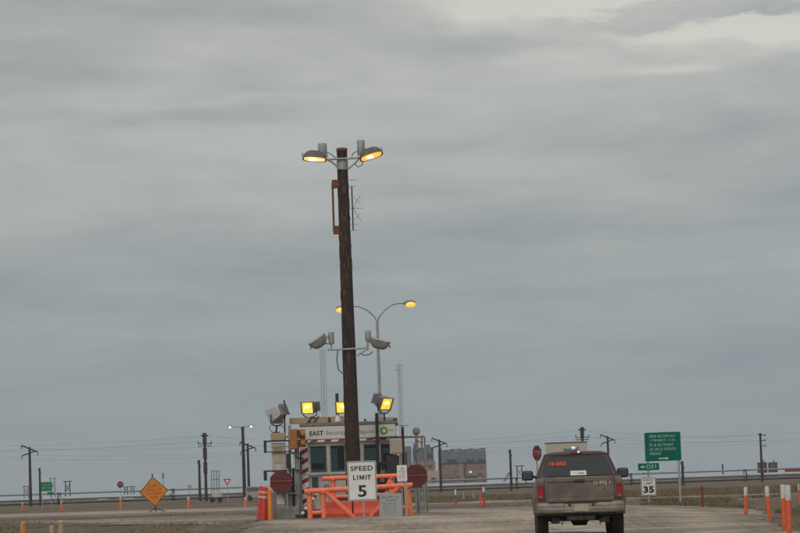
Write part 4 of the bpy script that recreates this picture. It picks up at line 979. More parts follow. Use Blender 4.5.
for k, lab in enumerate(('just right of the far green sign', 'just right of the orange diamond sign', 'behind the gate control stand', 'behind the right end of the hut', 'left of the pickup mirror, under the bare slim pole', 'between the pickup and the green route sign', 'left of the two dark tanks')):
    x = -58.8+k*19.3
    g = gz(x, LP)
    t = thing('pipe_support', 'dark steel pipeline trestle '+lab, 'pipe support', (x, LP, g), 0, 'pipe supports')
    for dy in (-1.3, 1.7): MB().tube([(0, dy, -.2), (0, dy, 1.95)], .10, 8).build('leg', darkst, t)
    MB().box((0, .2, .62), (.2, 3.2, .16)).build('cross_beam', darkst, t); MB().box((0, .2, 1.95), (.2, 3.2, .14)).build('cross_beam', darkst, t)

# H-frame transmission structures far away
def hframe(label, u, vt, Y, w, k=1):
    P = pt(u, vt, Y); g = gz(P.x, Y); h = P.z-g
    t = thing('transmission_frame', label, 'pylon', (P.x, Y, g), 0, 'far H-frame transmission structures')
    for s in (-1, 1): MB().tube([(s*w*.6, 0, 0), (s*w*.5, 0, h)], .22, 6).build('leg', farwood, t)
    MB().box((0, 0, h-.15), (w*2.0, .3, .36)).build('cross_arm', farwood, t)
    MB().tube([(-w*.5, 0, h*.85), (w*.55, 0, h*.45)], .12, 5).tube([(w*.5, 0, h*.85), (-w*.55, 0, h*.45)], .12, 5).build('x_brace', farwood, t)
for u, v, Y, w, lab in ((67.5, 481, 950, 1.5, 'far H-frame structure right of the far green sign'), (52.5, 478, 1500, 2.2, 'faint H-frame structure rising behind the far green sign'), (26, 486, 1300, 1.8, 'faint H-frame structure left of the leftmost utility pole'),
                        (126, 486.5, 1100, 1.2, 'far low H-frame right of the small stop sign, left of a pair'), (132.5, 486.2, 1150, 1.2, 'far low H-frame left of the orange diamond, right of a pair'), (519.3, 465.5, 1000, 1.8, 'far H-frame structure left of the stop sign by the pickup')):
    hframe(lab, u, v, Y, w)
# dome aerial / crane jib far left of stop sign
P = pt(508, 476, 900); t = thing('far_derrick', 'far slanting grey boom beside the bare pole', 'boom', (P.x, 900, 0.3))
MB().tube([(-2.2, 0, .5), (.5, 0, P.z+1)], .3, 6).build('boom', greym, t); MB().tube([(.5, 0, P.z+1), (1.6, 0, .2)], .25, 6).build('stay', greym, t); MB().box((0, 0, .5), (4, 2, 1.2)).build('carriage', greym, t, .1)

# ------------------------------------------------------------------ far plant buildings
def facade_block(t, x0, x1, z0, z1, y, m, panels, dy=10):
    b = MB().box(((x0+x1)/2, y+dy/2, (z0+z1)/2), (x1-x0, dy, z1-z0)).build('wall', m, t, .15)
    return b
QY = 1300.0; k_ = QY/F
def plant(name, label, u0, u1, cat='building'):
    P = pt((u0+u1)/2, 482, QY); g = gz(P.x, QY)
    return thing(name, label, cat, (P.x, QY, g), 0, 'far plant modules'), P.x, g
ptan = mat('plant_tan_cladding', (.31, .195, .138), .7, 0, .22, .35, col2=(.16, .115, .09)); pgrey = mat('plant_grey_cladding', (.125, .14, .160), .6, 0, .2, .3); pdark = mat('plant_dark_opening', (.05, .05, .055), .7)
plight = mat('plant_pale_cladding', (.36, .30, .25), .7, 0, .15, .3)
def lo(t0, u, v): p = pt(u, v, QY); return p.x-t0[1], p.z-t0[2]
t0 = plant('plant_building', 'far tan and grey industrial plant building with lit lamp', 437, 487)
t = t0[0]
xa, zt_ = lo(t0, 438, 451.5); xb, _ = lo(t0, 486, 451); _, zm = lo(t0, 462, 463); _, zmid2 = lo(t0, 462, 460.5)
facade_block(t, xa, xb, 0, zm, 0, ptan, None)
facade_block(t, xa+.1, xb-.1, zmid2-1.9, zt_, .4, pgrey, None, 9)
nb = 8
for i in range(nb):                       # roof modules with rounded tops
    x0 = lerp(xa, xb, i/nb)+.12; x1 = lerp(xa, xb, (i+1)/nb)-.12
    MB().box(((x0+x1)/2, 4, zt_+.35+(.35 if i in (2, 3, 5, 7) else 0)), (x1-x0, 7, .9)).build('roof_module', pgrey, t, .3)
for u0, u1, v0, v1 in ((447, 456, 459.5, 462.5), (466, 474, 459.5, 462.5), (478, 485, 459.5, 462.2)):
    a, z1 = lo(t0, u0, v0); b, z0 = lo(t0, u1, v1); MB().box(((a+b)/2, -.1, (z0+z1)/2+.2), (b-a, .8, z1-z0)).build('opening', pdark, t)
a, _ = lo(t0, 464, 470); b, z0 = lo(t0, 466, 481)
MB().box(((a+b)/2, -.3, zm/2), (.9, .6, zm)).build('downpipe', pdark, t)
a, _ = lo(t0, 461, 470)
MB().box((a, -.15, zm/2), (2.6, .5, zm*.98)).build('panel', mat('plant_mauve_panel', (.22, .18, .17), .7), t)
for u, v, w_, h_ in ((455, 471, 1.2, 2.2), (475, 468, 1.3, 1.1), (482, 466.5, 1.4, 1.6), (448, 474, 1.0, 1.4)):
    a, z0 = lo(t0, u, v); MB().box((a, -.12, z0), (w_, .4, h_)).build('window', mat('plant_dull_window', (.16, .12, .10), .5), t)
a, z0 = lo(t0, 472, 477); MB().box((a, -.5, z0), (5.2, 1.2, 1.5)).build('loading_canopy', pdark, t)
a, z0 = lo(t0, 470.5, 472); MB().lathe([(0, -.55), (.5, -.2), (.5, .2), (0, .55)], (a, -.6, z0), n=10).build('lamp', mat('plant_lamp', (.9, .85, .7), .3, emit=(1, .9, .68), estr=.9), t)
for k in range(12):
    u = 439.5+k*3.9; a, z0 = lo(t0, u, 470); MB().box((a, -.08, zm/2), (.18, .3, zm*.96)).build('cladding_rib', mat('plant_rib', (.20, .15, .12), .7), t)
for u, v, w_, h_ in ((442, 466, 1.6, .8), (451, 479, 2.6, 1.6), (469, 466.5, 1.2, .7), (458, 477, 1.2, 2.0), (480, 474, 1.6, 1.2), (484, 479, 1.0, 2.2)):
    a, z0 = lo(t0, u, v); MB().box((a, -.16, z0), (w_, .5, h_)).build('opening', pdark if h_ > 1 else mat('plant_dull_window', (.16, .12, .10), .5), t)
for u, hh_, r_ in ((441, 2.2, .35), (452, 1.6, .5), (461, 2.6, .3), (470, 1.8, .4), (478.5, 2.4, .35)):
    a, z0 = lo(t0, u, 451); MB().tube([(a, 2, z0-.5), (a, 2, z0+hh_*.6)], r_, 8).build('vent_stack', pgrey, t)
a, z0 = lo(t0, 438, 464.5); b, _ = lo(t0, 486, 464); MB().box(((a+b)/2, -.3, zm+.1), (b-a, .7, .35)).build('ledge', pdark, t)
t1 = plant('plant_building', 'far plant block with pale lower annex, left of the wishbone pole', 410, 437)
t = t1[0]
xa, zt_ = lo(t1, 412, 448); xb, _ = lo(t1, 433.5, 448); _, zm = lo(t1, 422, 461)
facade_block(t, xa, xb+.6, 0, zm, 0, ptan, None)
facade_block(t, xa+.2, xb, zm-.4, zt_, .4, pgrey, None, 8)
xc, z1 = lo(t1, 426, 475); xd, _ = lo(t1, 440, 475)
facade_block(t, xc, xd, 0, z1+2.0, -3, plight, None, 3)
for u, v, w_, h_ in ((433.5, 479.5, 2.2, 2.0), (425, 466, 2.0, .9)):
    a, z0 = lo(t1, u, v); MB().box((a, -3.2 if v > 475 else -.1, z0), (w_, .4, h_)).build('window', pdark, t)
for i in range(5): MB().box((lerp(xa, xb, (i+.5)/5), .3, (zm+zt_)/2), (.25, .4, zt_-zm)).build('rib', pdark, t)
for u, v0, v1, w_, m_ in ((408, 446, 482, 3.2, pgrey), (404, 452, 482, 3.0, ptan), (414.5, 443, 448, 1.4, pgrey), (428, 444.5, 448, 2.2, pgrey)):
    a, z1 = lo(t1, u, v0); _, z0 = lo(t1, u, v1); z0 = max(z0, 0); MB().box((a, 2.5, (z0+z1)/2), (w_, 4, z1-z0)).build('tower', m_, t, .1)
for u, v, w_, h_ in ((417, 456, 2.6, 1.2), (429, 455, 2.0, 1.6), (416, 470, 1.6, 2.6), (421, 476, 2.2, 1.8), (430, 466, 1.8, 1.2)):
    a, z0 = lo(t1, u, v); MB().box((a, -.1, z0), (w_, .9, h_)).build('opening', pdark, t)
# dark tanks at right
for u, w_, lab in ((762, 9.6, 'dark brown tank behind the pole, left of two'), (772.7, 9.2, 'dark brown tank at right, right one of two')):
    P = pt(u, 462.5, 700); g = gz(P.x, 700); k7 = 700/F; h = P.z-g; r = w_*k7/2
    t = thing('storage_tank', lab, 'tank', (P.x, 700, g), 0, 'dark storage tanks')
    dk = mat('dark_brown_tank', (.075, .055, .05), .6, .1, .25, 1)
    MB().lathe([(r, .4), (r, h), (r*.97, h+.05), (0, h+.2)], n=24).build('shell', dk, t, smooth=True)
    for kk in range(4): MB().lathe([(r+.03, .6+kk*(h-.9)/3), (r+.06, .65+kk*(h-.9)/3), (r+.03, .7+kk*(h-.9)/3)], n=24).build('hoop', darkst, t)
    MB().box((0, 0, .2), (r*1.8, r*1.8, .4)).build('skid', darkst, t)
    MB().tube([(r*.3, 0, h), (r*.3, 0, h+.7)], .12, 8).build('vent', darkst, t)
# red container at right edge
P = pt(797, 469.3, 560); g = gz(P.x, 560); h = 2.6
t = thing('shipping_container', 'red shipping container at the right edge of the horizon', 'container', (P.x+.4, 560, g), R(0))
zb_ = P.z-g-h
MB().box((0, 1.2, zb_+h/2), (5.4, 2.3, h-.1)).build('shell', mat('container_red', (.36, .03, .035), .6, 0, .15, 1), t)
for i in range(18): MB().box((-2.55+i*.3, .04, zb_+h/2), (.14, .06, h-.3)).build('corrugation', mat('container_red', (.36, .03, .035)), t)
MB().box((0, 1.2, zb_+h-.03), (5.5, 2.4, .14)).build('top_rail', mat('container_red', (.36, .03, .035)), t); MB().box((0, 1.2, max(zb_, .1)/2), (5.4, 2.2, max(zb_, .1))).build('skid', darkst, t)
# parked grey van behind the cones
P = pt(263, 497, 300); g = gz(P.x, 300)
t = thing('parked_van', 'far grey parked van partly hidden behind the tall cones', 'van', (P.x, 300, g), R(-50))
vg = mat('van_grey', (.32, .30, .28), .5, 0, .15, 2)
MB().prism([(-2.2, .35), (2.2, .35), (2.25, .95), (1.5, 1.05), (1.0, 1.6), (-2.1, 1.65), (-2.25, 1.2)], -.85, .85).build('body', vg, t, .06)
MB().prism([(.55, 1.05), (1.3, 1.05), (.9, 1.5), (.5, 1.52)], -.86, .86).build('window', lensdark, t); MB().prism([(-1.9, 1.1), (.35, 1.1), (.35, 1.52), (-1.85, 1.55)], -.86, .86).build('window', lensdark, t)
for x in (-1.4, 1.4):
    for y in (-.8, .8): MB().lathe([(.12, -.1), (.33, -.1), (.33, .1), (.12, .1)], (x, y, .33), 'y', 16).build('wheel', black_rubber, t)
# rack frame with white tank left of the yield sign
P = pt(215, 470.5, 280); g = gz(P.x, 280); h = P.z-g
t = thing('rack_trailer', 'white low tank trailer carrying a steel ladder rack, by yield sign', 'trailer', (P.x, 280, g))
MB().box((.15, 0, .85), (1.1, 1.4, .66)).build('tank', white, t, .1)
for x in (-.40, -.12, .16, .42): MB().tube([(x, -.2, 1.1), (x, -.2, h)], .05, 6).build('rack_upright', greym, t)
for z in (1.45, (h+1.5)/2, h-.05): MB().box((0, -.2, z), (.95, .08, .09)).build('rack_rung', greym, t)
for x in (-.3, .5): MB().lathe([(.1, -.08), (.3, -.08), (.3, .08), (.1, .08)], (x, -.72, .3), 'y', 14).build('wheel', black_rubber, t)
# small plates and bollard signs along the far road
for u, v, Y, w_, h_, lab, m_ in ((189.5, 487, 330, .5, .55, 'tiny grey plate on post left of the bare slim pole', galv), (163, 475.5, 260, .22, .5, 'tiny grey post top just right of the orange diamond', greym)):
    P = pt(u, v, Y); g = gz(P.x, Y); t = thing('marker_plate', lab, 'marker', (P.x, Y, g)); zc = P.z-g
    MB().box((0, 0, zc), (w_, .03, h_)).build('plate', m_, t); MB().box((0, .04, zc/2), (.06, .04, zc)).build('post', greym, t)
for u, w_, lab in ((102.5, 9, 'white block below horizon, standing for pipe jacket, left of small stop sign'), (128.5, 10.5, 'white block below horizon, standing for pipe jacket, left of orange diamond')):
    P = pt(u, 497, 560); g = gz(P.x, 560); k3 = 560/F  # plain white blocks, taken for lengths of white pipe jacket
    t = thing('white_block', lab, 'barrier', (P.x, 560, g), 0, 'white blocks standing for pipe jacket')
    zt3 = P.z-g
    MB().prism([(-.3, 0), (.3, 0), (.25, zt3*.4), (.12, zt3), (-.12, zt3), (-.25, zt3*.4)], -w_*k3/2, w_*k3/2, lambda x, y, z: Vector((y, x, z))).build('body', mat('white_block_face', (.60, .60, .58), .7), t, .02)
    for s in (-.3, .3): MB().box((s*w_*k3, -.29, .06), (.2, .06, .1)).build('dark_slot', darkst, t)

# ------------------------------------------------------------------ pickup truck
TY = 57.8
P = pt(580.5, 505, TY); TG = gz(P.x, TY+1)+.075
tk = thing('pickup_truck', 'dusty taupe pickup truck seen from behind, brake side lamps red', 'pickup truck', (P.x, TY, TG), R(-2.2))
paint = mat('dusty_taupe_paint', (.195, .160, .128), .5, .1, .2, 2.4, col2=(.092, .071, .060), spec=.45)
paintr = mat('maroon_taupe_cab_paint', (.062, .030, .032), .4, .2, .2, 3)
dust = mat('dust_caked_bumper', (.32, .275, .22), .6, .25, .3, 5, col2=(.17, .145, .12))
trimb = mat('black_plastic_trim', (.025, .025, .025), .6, 0, .3)
under = mat('muddy_underbody', (.045, .038, .03), .9, 0, .4, 8)
lampr = mat('tail_lamp_red', (.34, .012, .016), .25, 0, .15, 10)
WX = [(0.42, .965), (.60, .985), (.80, 1.0), (.98, .995), (1.12, .975), (1.25, .95), (1.36, .905)]
def hwid(z):
    for (z0, w0), (z1, w1) in zip(WX, WX[1:]):
        if z <= z1: return lerp(w0, w1, max(0, (z-z0)/(z1-z0)))
    return WX[-1][1]
RAX, FAX, WR = 1.15, 4.60, .40
def low(y):
    z = .50
    for ax in (RAX, FAX):
        d = abs(y-ax)
        if d < .50: z = max(z, .42+math.sqrt(max(0, .5**2-d*d))*.98)
    return z
def topz(y):
    if y < 1.95: return 1.36
    if y < 4.0: return 1.34
    return lerp(1.30, 1.12, (y-4.0)/1.6)
for s in (-1, 1):
    def sf(a, b, s=s):
        y = lerp(.10, 5.62, a); z0, z1 = low(y), topz(y); z = lerp(z0, z1, b)
        nose = 1-.10*sm(4.9, 5.62, y); fl = 0
        for ax in (RAX, FAX):
            d = math.hypot(y-ax, z-.42)
            if .46 < d < .66 and z > .45: fl = max(fl, .028*(1-(d-.46)/.2))
        return Vector((s*(hwid(z)*nose+fl), y, z))
    MB().grid(sf, 110, 10).build('side_panel', paint, tk, smooth=True, solid=.012)
    MB().box((s*.55, 2.75, .40), (.16, 5.2, .14)).build('frame_rail', under, tk)
# bed floor, inner walls, tailgate
MB().box((0, 1.05, .78), (1.70, 1.80, .06)).box((0, 1.94, 1.05), (1.74, .05, .56)).build('bed', paint, tk)
for s in (-1, 1): MB().box((s*.88, 1.05, 1.05), (.04, 1.76, .56)).box((s*.895, 1.03, 1.365), (.10, 1.80, .03)).build('bed_rail', trimb, tk)
# rear corner posts
for s in (-1, 1):
    def cf(a, b, s=s):
        z = lerp(.52, 1.36, b); hw_ = hwid(z); ang = a*math.pi/2; r = .07
        x = hw_-r+r*math.sin(ang) if a > .35 else lerp(.765, hw_-r, a/.35)
        y = .10+r-(r*math.cos(ang) if a > .35 else r)
        return Vector((s*x, y-.05, z))
    MB().grid(cf, 10, 8).build('corner_post', paint, tk, smooth=True, solid=.01)
    # tail lamps
    tl = MB().box((s*.872, .040, 1.03), (.118, .05, .31)).build('tail_lamp', lampr, tk, .015)
    MB().box((s*.872, .052, .99), (.142, .03, .44)).build('lamp_surround', mat('dark_lamp_surround', (.06, .045, .04), .5), tk, .01)
    MB().box((s*.872, .022, 0.915), (.10, .03, .07)).build('reverse_lens', mat('reverse_lens', (.20, .09, .075), .3), tl, .008)
    MB().box((s*.872, .022, 1.15), (.10, .03, .05)).build('upper_lens', mat('dark_red_lens', (.16, .008, .01), .25), tl, .006)
def tg(a, b):
    x = lerp(-.765, .765, a); z = lerp(.80, 1.37, b)
    y = .035 + .02*abs(b-.55)**1.5*4*.3 + (.022 if (.12 < b < .80 and abs(x) < .70) else 0)
    if b > .93: y += .03*((b-.93)/.07)**2
    return Vector((x, y, z))
gate = MB().grid(tg, 44, 30).build('tailgate', paint, tk, smooth=True, solid=.03)
MB().box((-.01, .028, 1.26), (.24, .03, .065)).build('handle', trimb, gate, .012)
MB().box((0, .05, 1.375), (1.52, .05, .02)).build('cap', trimb, gate, .005)
MB().lathe([(0, .0), (.018, .0), (.018, .02)], (.54, .030, 1.07), 'y', 12).build('lock', trimb, gate)
text('U-992 1', .36, .085, mat('decal_cream', (.62, .58, .50), .5), gate, (.50, .014, 1.205), bold=.015)
# bumper
def bf(a, b):
    x = lerp(-.97, .97, a); t_ = abs(x)/.97; ang = b*math.pi
    y = -.10*max(0, math.sin(ang))**.22*(1-.45*t_**8) + .02; z = lerp(.795, .555+.02*t_**6, b)
    if .42 < b < .52: y += .012
    if abs(x) < .36 and .12 < b < .8: y += .03; 
    return Vector((x, y-.02+.12*t_**10, z))
bm_ = MB().grid(bf, 60, 14).build('bumper', dust, tk, smooth=True, solid=.02)
MB().box((0, -.055, .802), (1.4, .09, .02)).build('step_pad', trimb, bm_, .004)
MB().box((.02, -.075, .665), (.32, .012, .16)).build('licence_plate', mat('dusty_plate', (.40, .33, .25), .6, 0, .2, 10), bm_, .004)
for x in (-.24, .28): MB().box((x, -.082, .735), (.06, .03, .04)).build('plate_lamp', trimb, bm_, .005)
MB().box((0, .05, .525), (1.5, .06, .05)).build('valance', trimb, bm_, .01)
MB().box((0, .02, .44), (.62, .10, .09)).box((0, -.07, .44), (.09, .16, .09)).build('tow_hitch', under, tk, .008)
for x in (-.42, .42): MB().tube([(x, -.02, .40), (x, -.10, .38), (x, -.10, .33), (x, .0, .31)], .018, 6).build('tow_hook', under, tk)
MB().tube([(.50, .0, .38), (.50, .6, .40), (.42, 2.2, .42)], .038, 10).build('exhaust', under, tk, smooth=True)
ax_ = MB().tube([(-.74, RAX, .42), (-.2, RAX, .42), (-.15, RAX, .42), (.15, RAX, .42), (.2, RAX, .42), (.74, RAX, .42)], [.05, .06, .16, .16, .06, .05], 14).build('rear_axle', under, tk, smooth=True)
MB().tube([(-.7, FAX, .42), (.7, FAX, .42)], .06, 8).build('front_axle', under, tk)
MB().lathe([(.19, -.11), (.35, -.11), (.385, -.05), (.385, .05), (.35, .11), (.19, .11)], (0, .50, .62), 'z', 24).build('spare_tyre', black_rubber, tk, smooth=True)
MB().box((0, 3.0, .55), (1.5, 4.6, .3)).build('chassis', under, tk, .03)
for s in (-1, 1):
    MB().box((s*.83, 1.60, .42), (.26, .02, .36)).build('mud_flap', trimb, tk)
    for ax in (RAX, FAX):
        x = s*.845
        wl_ = thing('wheel', None, None, (x, ax, WR+.0)); wl_.parent = tk
        MB().lathe([(.22, -.12), (.33, -.135), (.385, -.12), (.40, -.08), (.403, 0), (.40, .08), (.385, .12), (.33, .135), (.22, .12)], (0, 0, 0), 'x', 36).build('tyre', black_rubber, wl_, smooth=True)
        MB().lathe([(0, -.04), (.10, -.05), (.16, -.03), (.20, -.10), (.225, -.12), (.225, .12), (.20, .10), (.15, .05), (.06, .06), (0, .06)], (0, 0, 0), 'x', 24).build('rim', galv, wl_, smooth=True)
        tr = MB()
        for k in range(36):
            a = 2*math.pi*k/36
            for xx in (-.085, 0, .085):
                c = Vector((xx, .402*math.cos(a+xx), .402*math.sin(a+xx))); tr.box(c, (.06, .045, .014), rot=Matrix.Rotation(a+xx-math.pi/2, 3, 'X'))
        tr.build('tread', black_rubber, wl_)
        # dark wheel well
        def wf(a, b, s=s, ax=ax):
            t_ = math.pi*a; return Vector((s*lerp(.66, .96, b), ax-.49*math.cos(t_), .42+.47*math.sin(t_)))
        MB().grid(wf, 16, 2).build('wheel_well', under, tk, solid=.01)
# cab greenhouse
def patch(c, a, b): return c[0].lerp(c[1], a).lerp(c[3].lerp(c[2], a), b)
def framed(name, corners, m, inset, glass, bulge=(0, 0, 0), parent=tk):
    """a bilinear panel with a rounded opening and a pane; corners BL, BR, TR, TL; inset l, r, b, t"""
    c = [Vector(q) for q in corners]; l, r, b, t = inset; n = 48
    mb = MB(); out = []; inn = []
    for k in range(n):
        a = 2*math.pi*(k+.5)/n; ca, sa = math.cos(a), math.sin(a); mx_ = max(abs(ca), abs(sa)); ox, oz = ca/mx_, sa/mx_
        ex = math.copysign(abs(ca)**.28, ca); ey = math.copysign(abs(sa)**.28, sa)
        o_ = patch(c, (ox+1)/2, (oz+1)/2); i_ = patch(c, lerp(l, 1-r, (ex+1)/2), lerp(b, 1-t, (ey+1)/2))
        out.append(mb.bm.verts.new(o_)); inn.append(mb.bm.verts.new(i_))
    for k in range(n): mb.bm.faces.new((out[k], out[(k+1) % n], inn[(k+1) % n], inn[k]))
    pos = [v.co.copy() for v in inn]
    fr_ = mb.build(name, m, parent, solid=.03)
    mb = MB(); mb.bm.faces.new([mb.bm.verts.new(p) for p in pos]); g_ = mb.build('pane', glass, fr_, solid=.005)
    return fr_, c
zb, zt = 1.34, 1.875; hb, ht = .915, .70
RB, RT = 1.97, 2.20       # rear glass at belt and roof
FB, FT = 4.02, 3.30
rear, rc = framed('rear_window_frame', [(-hb, RB, zb), (hb, RB, zb), (ht, RT, zt), (-ht, RT, zt)], paintr, (.035, .035, .03, .08), autoglass)
framed('windscreen_frame', [(-hb, FB, zb-.06), (hb, FB, zb-.06), (ht, FT, zt), (-ht, FT, zt)], paintr, (.06, .06, .04, .08), autoglass)
for s in (-1, 1):
    framed('side_window_frame', [(s*hb, RB, zb), (s*hb, FB, zb), (s*ht, FT, zt), (s*ht, RT, zt)], paintr, (.07, .22, .05, .10), autoglass)
    MB().tube([(s*hb, RB, zb), (s*(hb*.5+ht*.5+.01), (RB+RT)/2, (zb+zt)/2), (s*ht, RT, zt)], .035, 8).build('pillar', paintr, tk, smooth=True); MB().tube([(s*hb, FB, zb), (s*ht, FT, zt)], .03, 8).build('pillar', paintr, tk, smooth=True)
def rfn(a, b):
    x = lerp(-1, 1, a); y = lerp(RT-.04, FT+.02, b)
    e = (1-abs(x)**5)*(1-abs(2*b-1)**8)
    return Vector((x*(ht+.012), y, zt-.01+.075*e**.5))
MB().grid(rfn, 24, 20).build('roof', paintr, tk, smooth=True, solid=.01)
MB().box((0, RT-.055, zt+.045), (.26, .03, .03)).build('high_brake_lamp', lampr, tk, .006)
MB().lathe([(0, 0), (.022, .0), (.026, -.008), (0, -.012)], (.06, RT-.072, zt+.048), 'y', 10).build('lamp_glint', mat('glint_glow', (.8, .75, .72), .2, emit=(1, .9, .85), estr=.6), tk)  # glint on the brake lamp, made as a tiny glowing disc
def hood(a, b):
    x = lerp(-1, 1, a); y = lerp(FB-.02, 5.6, b); z = lerp(1.30, 1.13, b)+.05*(1-abs(x)**3)
    return Vector((x*(.90-.10*sm(.55, 1, b)), y, z))
MB().grid(hood, 14, 12).build('bonnet', paint, tk, smooth=True, solid=.012)
MB().box((0, 5.60, .86), (1.72, .06, .46)).build('grille', trimb, tk, .02); MB().box((0, 5.66, .60), (1.85, .14, .22)).build('front_bumper', dust, tk, .03)
for s in (-1, 1): MB().box((s*.68, 5.64, .94), (.32, .05, .2)).build('headlight', mat('headlight_glass', (.6, .6, .6), .2), tk, .02)
MB().box((0, 2.9, .95), (1.76, 1.9, .5)).build('cab_floor', trimb, tk); MB().box((0, 3.85, 1.30), (1.6, .3, .16)).build('dashboard', trimb, tk, .03)
seatm = mat('dark_seat_fabric', (.03, .03, .032), .9)
for x in (-.42, .42):
    se = MB().box((x, 2.75, 1.28), (.52, .16, .62), rot=Matrix.Rotation(R(8), 3, 'X')).build('seat', seatm, tk, .05); MB().box((x, 2.72, 1.68), (.26, .10, .17)).build('headrest', seatm, se, .04)
MB().box((0, 2.28, 1.22), (1.55, .14, .42)).build('rear_seat', seatm, tk, .04)
# stickers on the rear glass
nrm = (rc[1]-rc[0]).cross(rc[3]-rc[0]).normalized(); ang = math.atan2(RT-RB, zt-zb)
def decal(parent, a, b, off=.012): p = patch(rc, a, b)+nrm*off; return p
def tilt(o): o.rotation_euler = (-ang, 0, 0)
o = text('18-882', .40, .10, mat('orange_decal', (.75, .075, .03), .6), rear, decal(rear, .225, .60), bold=.05); tilt(o)
pl = MB().box((0, 0, 0), (.36, .008, .12)).build('white_placard', signw, rear); pl.location = decal(rear, .52, .17, .012); tilt(pl)
o = text('11-2886', .28, .06, gp, pl, (0, -.006, 0), bold=.005)
# mirrors
for s in (-1, 1):
    mr = MB().box((s*1.12, 3.62, 1.42), (.27, .12, .23)).build('mirror', trimb, tk, .05); MB().box((s*1.115, 3.554, 1.42), (.20, .01, .165)).build('mirror_glass', mat('mirror_glass', (.10, .11, .11), .08, .6), mr, .004)
    MB().tube([(s*.90, 3.66, 1.38), (s*1.02, 3.64, 1.40)], .025, 8).build('arm', trimb, mr)
# roof beacon bar with a small, faintly glowing white dome
P1 = pt(567, 450.5, TY+2.6)
bx0 = P1.x-P.x
bc = MB().box((bx0, 2.75, zt+.115), (.36, .14, .09)).build('roof_beacon', mat('blue_grey_beacon', (.16, .21, .22), .3, 0, .15), tk, .02)
MB().lathe([(0, -.04), (.045, -.035), (.055, .01), (.03, .04), (0, .045)], (bx0+.05, 2.66, zt+.14), 'z', 14).build('white_dome', mat('white_dome_glow', (.85, .85, .85), .2, emit=(1, 1, 1), estr=.1), bc, smooth=True)
MB().tube([(bx0+.15, 2.75, zt+.05), (bx0+.17, 2.75, zt+.17)], .02, 6).box((bx0-.1, 2.75, zt+.05), (.05, .1, .06)).build('foot', trimb, bc)

# ------------------------------------------------------------------ stones and grass
def scatter(name, m, n, region, fn, label):
    vs, fs = [], []
    for _ in range(n):
        x, y = region(); fn(x, y, gz(x, y), vs, fs)
    me = bpy.data.meshes.new(name); me.from_pydata(vs, [], fs); me.materials.append(m)
    o = bpy.data.objects.new(name, me); C.objects.link(o); return tag(o, label, name.split('_')[-1], None, 'stuff')
def stone(x, y, z, vs, fs):
    s = random.uniform(.010, .026)*(1.7 if random.random() < .04 else 1); b = len(vs); z += .06
    for dx, dy, dz in ((1, 0, 0), (.1, 1, 0), (-1, .1, 0), (0, -1, 0), (.1, .1, .8), (0, 0, -.6)):
        vs.append((x+dx*s*random.uniform(.7, 1.2), y+dy*s*random.uniform(.7, 1.2), z+dz*s*random.uniform(.7, 1.2)))
    for f in ((0, 1, 4), (1, 2, 4), (2, 3, 4), (3, 0, 4), (1, 0, 5), (2, 1, 5), (3, 2, 5), (0, 3, 5)): fs.append(tuple(b+i for i in f))
def blade(hmin, hmax, nb):
    def fn(x, y, z, vs, fs):
        for _ in range(nb):
            a = random.uniform(0, 6.283); h = random.uniform(hmin, hmax); l = random.uniform(.2, .7)*h; wd = random.uniform(.006, .016)*(1+y/140)
            px, py = x+random.gauss(0, .07), y+random.gauss(0, .1); b = len(vs)
            vs += [(px-wd, py, z), (px+wd, py, z), (px+l*math.cos(a)*.4+wd*.6, py+l*math.sin(a)*.4, z+h*.6), (px+l*math.cos(a), py+l*math.sin(a), z+h)]
            fs += [(b, b+1, b+2), (b, b+2, b+3)]
    return fn
def reg_st(): y = random.uniform(48, 128); return random.uniform(-.17*y, .17*y), y
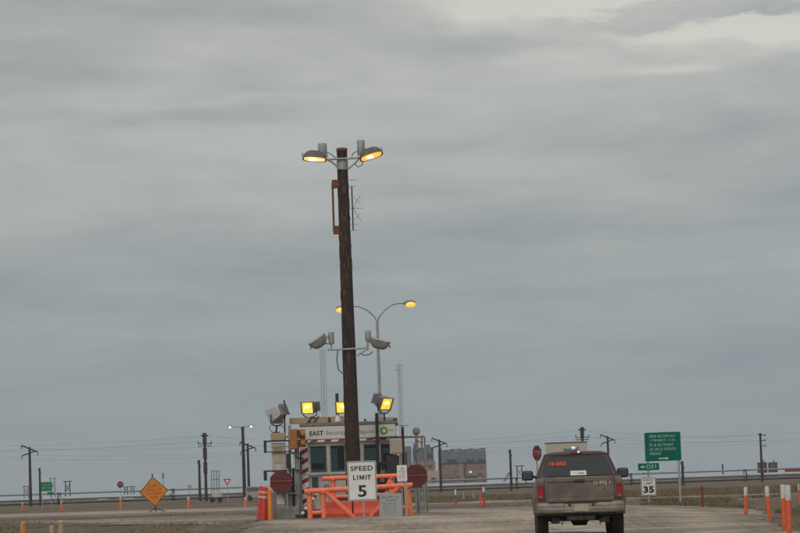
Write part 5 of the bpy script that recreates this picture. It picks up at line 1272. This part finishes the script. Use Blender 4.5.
scatter('loose_stones', mat('pale_stone', (.20, .168, .13), .9, 0, .5, 3), 7000, reg_st, stone, 'loose pale stones scattered over the gravel')
scatter('dark_stones', mat('dark_stone', (.085, .07, .055), .9, 0, .5, 3), 6000, reg_st, stone, 'loose dark stones scattered over the gravel')
gm1 = mat('dry_grass_blades', (.19, .145, .085), .9, 0, .3, .12, col2=(.125, .10, .05))
gm2 = mat('green_grass_blades', (.13, .115, .055), .9, 0, .3, .6, col2=(.17, .135, .08))
def reg_right():
    y = random.uniform(48, 90); e = lerp(8.5, 12.6, sm(48, 90, y))
    return e+abs(random.gauss(0, 1.5)), y
scatter('verge_grass', gm2, 5000, reg_right, blade(.06, .20, 4), 'short green grass along the right road edge')
def reg_far():
    y = random.uniform(142, 210); return random.uniform(-1+(-.03)*y, .19*y), y
scatter('tundra_grass', gm1, 9000, reg_far, blade(.08, .26, 4), 'dry tundra grass beyond the crossing road')
def reg_mid():
    y = random.uniform(97, 116); return random.uniform(9.5, 20), y
def cl_mid():
    while True:
        x, y = reg_mid()
        if noise.noise((x*.35, y*.25, 4)) > .18: return x, y
scatter('ditch_grass', gm1, 1500, cl_mid, blade(.06, .22, 4), 'patchy grass around the green sign posts')
def reg_left():
    while True:
        y = random.uniform(62, 118); x = random.uniform(-.17*y, -6-(y-62)*.03)
        if noise.noise((x*.25, y*.12, 9)) > .12: return x, y
scatter('spoil_weeds', gm1, 700, reg_left, blade(.02, .07, 3), 'sparse weeds on the dark dirt at left')

# ------------------------------------------------------------------ haze
hz = MB().box((0, 2000, 16.5), (3300, 4080, 35.4)).build('haze', None)
hm_ = bpy.data.materials.new('haze'); hm_.use_nodes = True; n_ = hm_.node_tree.nodes; n_.clear()
ho = n_.new('ShaderNodeOutputMaterial'); hv = n_.new('ShaderNodeVolumePrincipled')
hv.inputs['Color'].default_value = (.86, .90, .93, 1); hv.inputs['Density'].default_value = .00010
hm_.node_tree.links.new(hv.outputs[0], ho.inputs['Volume']); hz.data.materials.append(hm_)
tag(hz, None, None, None, 'stuff'); hz['label'] = 'thin pale haze over the plain'; hz['category'] = 'haze'
